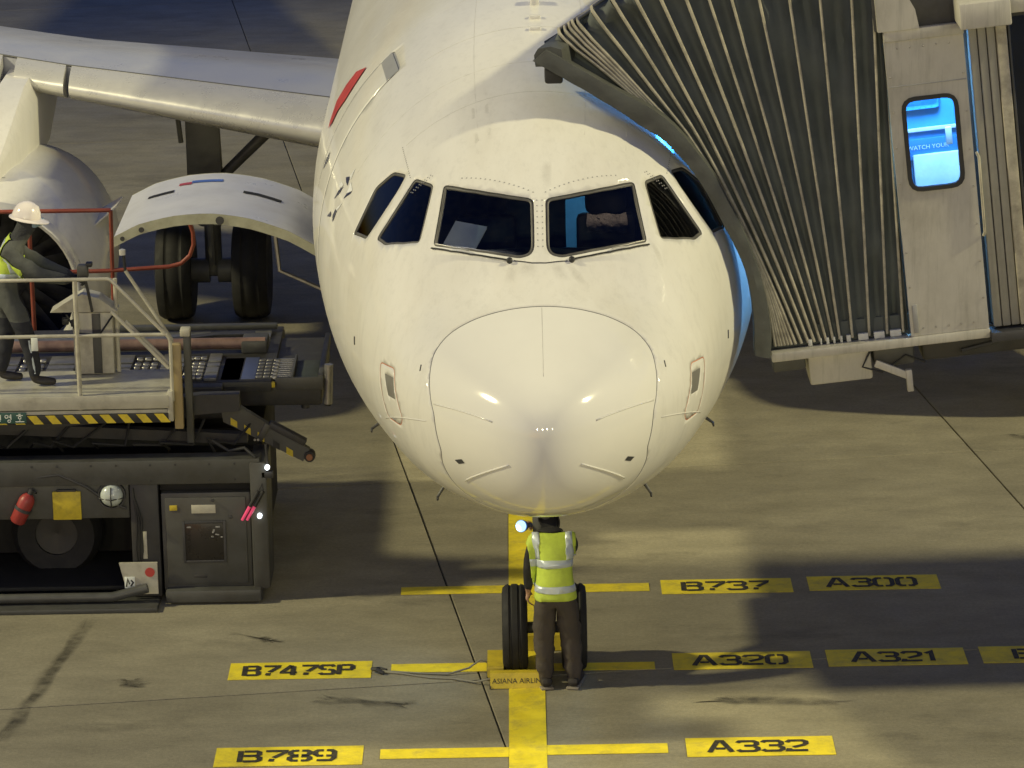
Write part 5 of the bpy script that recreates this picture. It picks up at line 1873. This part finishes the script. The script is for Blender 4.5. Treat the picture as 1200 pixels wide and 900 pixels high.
body = k.mesh('person', sq1)


def reg1(c):
    if c.z < .075 and c.z > .03 or c.z <= .1 and c.y > 4.66:
        return 3
    if c.z < .035:
        return 4
    if (c.x < -.10 and c.z < .855 and c.y > 4.66 and c.z > .6) or (c.x < .0 and c.y > 5.03 and c.z > 1.1):
        return 2
    if c.z < .83 and not (c.x < -.1 and c.z > .6):
        return 0
    return 1


paint(body, [M_TROUS, M_JACKET, M_SKIN, M_BOOT, M_SOLE], reg1)
p1 = tag(link('person', body), 'person seen from behind in yellow vest and dark trousers below the airliner nose', 'person')
p1.matrix_world = Matrix()
V1 = [((0, 0, .80), (0, 0, -1)), ((.075, 4.7, 1.345), (0, .25, 1)), ((-.108, 0, 1), (-1, 0, -.10)), ((.270, 0, 1), (1, 0, .02))]
keep1 = lambda c: c.y < 4.95 and c.z > .72 and c.z < 1.45 and c.x > -.17
vest = shell(body, V1, .010, 'safety_vest', M_HIVIS, p1, keep=keep1)
for z0, z1 in ((.865, .925), (1.075, 1.14)):
    shell(body, V1 + [((0, 0, z0), (0, 0, -1)), ((0, 0, z1), (0, 0, 1))], .017, 'reflective_band', M_REFL, vest, .004, keep1)
for x0, x1, t in ((-.075, -.02, -.06), (.185, .24, .0)):
    shell(body, V1 + [((x0, 0, 1.14), (-1, 0, t)), ((x1, 0, 1.14), (1, 0, -t)), ((0, 0, 1.143), (0, 0, -1)), ((0, 4.74, 0), (0, 1, 0))], .017, 'reflective_band', M_REFL, vest, .004, keep1)
mk = MB()
for q in ([(-.07, 0), (-.03, .008), (.0, .01)], [(.005, .008), (.04, .018), (.06, .03)], [(.062, .026), (.075, .04)], [(-.05, -.012), (.03, .002)]):
    mk.stroke(q, .008, 0, Matrix(((1, 0, 0, .10), (0, .3, 1, 4.56), (0, 1, 0, 1.205), (0, 0, 0, 1))))
for s, fx, an in ((-1, .0, 14), (1, .245, -14)):
    Mb = T(fx, 4.585, 0) @ RZ(an)
    bo_ = MB().bbox(-.052, .052, -.075, .21, .018, .105, .04, Mb).build('boot', M_BOOT, p1)
    MB().bbox(-.056, .056, -.082, .215, .002, .024, .01, Mb).build('boot_sole', M_SOLE, bo_)
# dark hood and collar
hood = shell(body, [((0, 4.8, 1.37), (0, .3, -1))], .012, 'dark_hood', M_JACKET, p1, .01, keep=lambda c: c.z > 1.34 and c.y < 4.935 and -.15 < c.x < .2)
tg = thing('torch', 'lit torch with blue-white lens raised beside the person below the nose', 'torch', (-.17, 5.0, 1.33))
ta, tb = Vector((-.10, 5.10, 1.30)), Vector((-.185, 4.93, 1.345))
MB().tube([ta, ta.lerp(tb, .55), ta.lerp(tb, .7), tb], [.02, .02, .045, .055], 16).build('torch_body', mat('blue_torch_shell', (.04, .13, .4), .35), tg)
Mt = align(tb, tb + (tb - ta))
MB().lathe([(0, .003), (.05, .003), (.05, .008), (0, .012)], 18, Mt).build('torch_lens', M_TORCH, tg)
tl = bpy.data.lights.new('torch_light', 'SPOT')
tl.energy, tl.color, tl.spot_size, tl.spot_blend, tl.shadow_soft_size = 14, (.35, .6, 1.0), rad(110), .8, .04
to = bpy.data.objects.new('torch_light', tl)
C.objects.link(to)
to.location = tb + (tb - ta).normalized() * .03
to.rotation_euler = Vector((-.8, -.1, -.42)).to_track_quat('-Z', 'Y').to_euler()

# ---- person at the loader console
k = Skel()
Z = 1.965
pel = k.add((-4.87, 7.61, Z + .86), .165)
ch = k.chain(pel, ((-4.86, 7.61, Z + 1.0), .170), ((-4.82, 7.6, Z + 1.15), .185), ((-4.78, 7.6, Z + 1.27), .165))
nk = k.chain(ch, ((-4.71, 7.6, Z + 1.38), .085))
hd = k.chain(nk, ((-4.665, 7.6, Z + 1.45), .108), ((-4.64, 7.6, Z + 1.53), .116), ((-4.63, 7.6, Z + 1.60), .07))
k.chain(hd - 1, ((-4.545, 7.6, Z + 1.49), .018))
for s, (hx, kx, ax) in ((-1, (-4.80, -4.68, -4.62)), (1, (-4.90, -4.88, -4.95))):
    y = 7.61 + s * .10
    h = k.chain(pel, ((hx, y, Z + .78), .115), ((kx, y, Z + .47), .085), ((ax, y, Z + .14), .066))
    a = k.chain(h, ((ax - .01, y, Z + .06), .048))
    k.chain(a, ((ax + .10, y, Z + .045), .043), ((ax + .19, y, Z + .036), .033))
for s in (-1, 1):
    sh_ = k.chain(ch, ((-4.78, 7.6 + s * .155, Z + 1.27), .088), ((-4.55, 7.6 + s * .19, Z + 1.07), .075), ((-4.30, 7.6 + s * .10, Z + 1.00), .054))
    w = k.chain(sh_, ((-4.265, 7.6 + s * .09, Z + .99), .030))
    k.hand(w, (1, -s * .3, -.05), (0.1, -s * .3, -1), (0, -s, .3), 1.1)


def sq2(p):
    w = max(0, min(1, (p.z - Z - .72) / .1)) * max(0, min(1, (Z + 1.36 - p.z) / .08))
    if p.x > -4.6:
        w = 0
    xc = -4.87 + max(0, p.z - Z - .95) * .3
    p.x = xc + (p.x - xc) * (1 - .2 * w)
    a = .005 * math.sin(p.z * 45 + p.y * 30) + .004 * math.sin(p.z * 70 + p.x * 35)
    if p.z < Z + 1.3:
        p.y += a
    return p


body2 = k.mesh('person', sq2)
M_DNAVY = mat('dark_navy_trousers', (.02, .022, .03), .85, bump=.5, bscale=14)
M_MASK = mat('dark_knit_mask', (.04, .042, .045), .9, bump=.6, bscale=40)


def reg2(c):
    if c.z < Z + .10:
        return 2
    if c.x > -4.30 and c.z < Z + 1.2:
        return 3
    if c.z > Z + 1.37:
        return 3
    if c.z < Z + .62:
        return 0
    return 1


paint(body2, [M_DNAVY, M_GJACKET, M_BOOT, M_MASK], reg2, (Z + .10, Z + .62, Z + 1.37))
p2 = tag(link('person', body2), 'person in white hard hat, dark mask and grey jacket working the loader controls', 'person')
keep2 = lambda c: c.x < -4.6 and Z + .9 < c.z < Z + 1.42
V2 = [((0, 0, Z + 1.0), (0, 0, -1)), ((-4.70, 0, Z + 1.27), (.8, 0, .9)), ((0, 7.50, 0), (0, -1, -.15)), ((0, 7.71, 0), (0, 1, -.15))]
V2b = [((0, 0, Z + 1.0), (0, 0, -1)), ((-4.735, 0, Z + 1.27), (.9, 0, .35)), ((0, 7.40, Z + 1.2), (0, -1, .6))]
v2 = shell(body2, V2b, .012, 'safety_vest', M_HIVIS, p2, keep=keep2)
shell(body2, V2b + [((0, 0, Z + 1.02), (0, 0, -1)), ((0, 0, Z + 1.075), (0, 0, 1))], .019, 'reflective_band', M_REFL, v2, .004, keep2)
shell(body2, V2b + [((-4.83, 0, Z + 1.2), (-1, 0, -.3)), ((-4.775, 0, Z + 1.2), (1, 0, .3)), ((0, 0, Z + 1.08), (0, 0, -1))], .019, 'reflective_band', M_REFL, v2, .004, keep2)
lg = MB()
lg.tube([(-4.655, 7.437, Z + .45), (-4.635, 7.45, Z + .3), (-4.615, 7.455, Z + .13)], [.011, .011, .011], 6)
lg.build('leg_stripe', M_REFL, p2)
hat = MB()
Mh = T(-4.64, 7.6, Z + 1.565) @ RY(12)
hat.lathe([(.135, -.005), (.132, .02), (.122, .065), (.095, .115), (.05, .142), (.012, .15), (0, .15), (0, .145), (.09, .105), (.115, .06), (.125, .0)], 28, Mh, closed=True)
hb = hat.build('hard_hat', M_HELMET, p2, smooth=True)
brim = MB()
brim.add([Mh @ Vector((r * math.cos(a) * (1 + .35 * max(0, math.cos(a)) * (r > .15)), r * math.sin(a), .004 - .02 * (r > .15) + dz)) for dz in (0, .006) for r in (.13, .158) for a in np.linspace(0, 2 * math.pi, 29)[:-1]],
         [(i, (i + 1) % 28, 28 + (i + 1) % 28, 28 + i) for i in range(28)] + [(56 + i, 56 + (i + 1) % 28, 84 + (i + 1) % 28, 84 + i) for i in range(28)] + [(28 + i, 28 + (i + 1) % 28, 84 + (i + 1) % 28, 84 + i) for i in range(28)])
brim.build('hat_brim', M_HELMET, hb, smooth=50)
MB().bbox(-.02, .02, -.085, .085, -.03, .03, .012, T(-4.532, 7.575, Z + 1.515) @ RZ(-25)).build('goggles', mat('tinted_goggles', (.25, .35, .42), .15), p2)
cl = thing('control_lever', 'grip-topped control lever in the hard-hat worker\'s hands above the console', 'control lever', (-4.13, 7.6, 2.75))
MB().tube([(-4.10, 7.75, 2.60), (-4.12, 7.66, 2.82), (-4.14, 7.60, 2.98)], .014, 8).build('lever_stem', M_DARK, cl)
MB().bbox(-4.20, -4.10, 7.55, 7.65, 2.95, 3.08, .02).build('lever_grip', M_LGREY, cl)
MB().bbox(-4.12, -4.06, 7.56, 7.64, 3.06, 3.10, .01).build('lever_cap', M_BLK, cl)

# ---------------------------------------------------------------- chocks and rope at the nose gear
def chock(name, label, x0, x1, y0, y1, h, txt=None):
    t = thing(name, label, 'wheel chock', ((x0 + x1) / 2, (y0 + y1) / 2, 0), 'yellow wheel chocks at the nose gear')
    b = MB().prism([(y0, .006), (y1, .006), (y1 - .035, h), (y0 + .05, h)], 'x', x0, x1).build('chock_block', M_YEL, t, smooth=False)
    for x in (x0, x1):
        MB().bbox(x - .006, x + .006, y0 - .003, y1 + .003, .002, .03, .003).build('end_cap', M_DARK, t)
    if txt:
        tm = text_mesh(txt, .062, 'lettering')
        tilt = math.degrees(math.atan2(h - .006, .05))
        tm.transform(T((x0 + x1) / 2, y0 + .025 - .004, h / 2) @ RX(tilt))
        tm.materials.append(M_BLACKP)
        link('lettering', tm, b)
    return t


chock('wheel_chock', 'long yellow chock lettered in front of the nose wheels', -.475, .04, 4.56, 4.72, .13, 'ASIANA AIRLINES')
chock('wheel_chock', 'short yellow chock beside the left nose wheel behind the lettered one', -.50, -.36, 4.78, 5.30, .11)
chock('wheel_chock', 'yellow chock behind the nose wheels', -.20, .20, 5.52, 5.68, .13)
rp = MB()
rp.tube([(-.50, 5.0, .09), (-.56, 5.02, .11), (-.66, 4.98, .05), (-.85, 4.93, .012), (-1.1, 4.98, .010), (-1.32, 5.02, .012), (-1.42, 5.04, .014)], .009, 8)
rp.tube([(-.46, 4.62, .08), (-.6, 4.70, .02), (-.8, 4.82, .011), (-1.0, 4.86, .010), (-1.25, 4.98, .011), (-1.40, 5.02, .012)], .009, 8)
ro = tag(rp.build('chock_rope', M_CORD, None, smooth=True), 'grey rope trailing left from the yellow chocks over the stop bar', 'rope')
hk = MB().tube([(-1.40, 4.98, .015), (-1.46, 5.0, .04), (-1.50, 5.05, .03), (-1.44, 5.1, .015), (-1.38, 5.05, .015)], .018, 8).build('rope_knot', M_LDARK, ro)
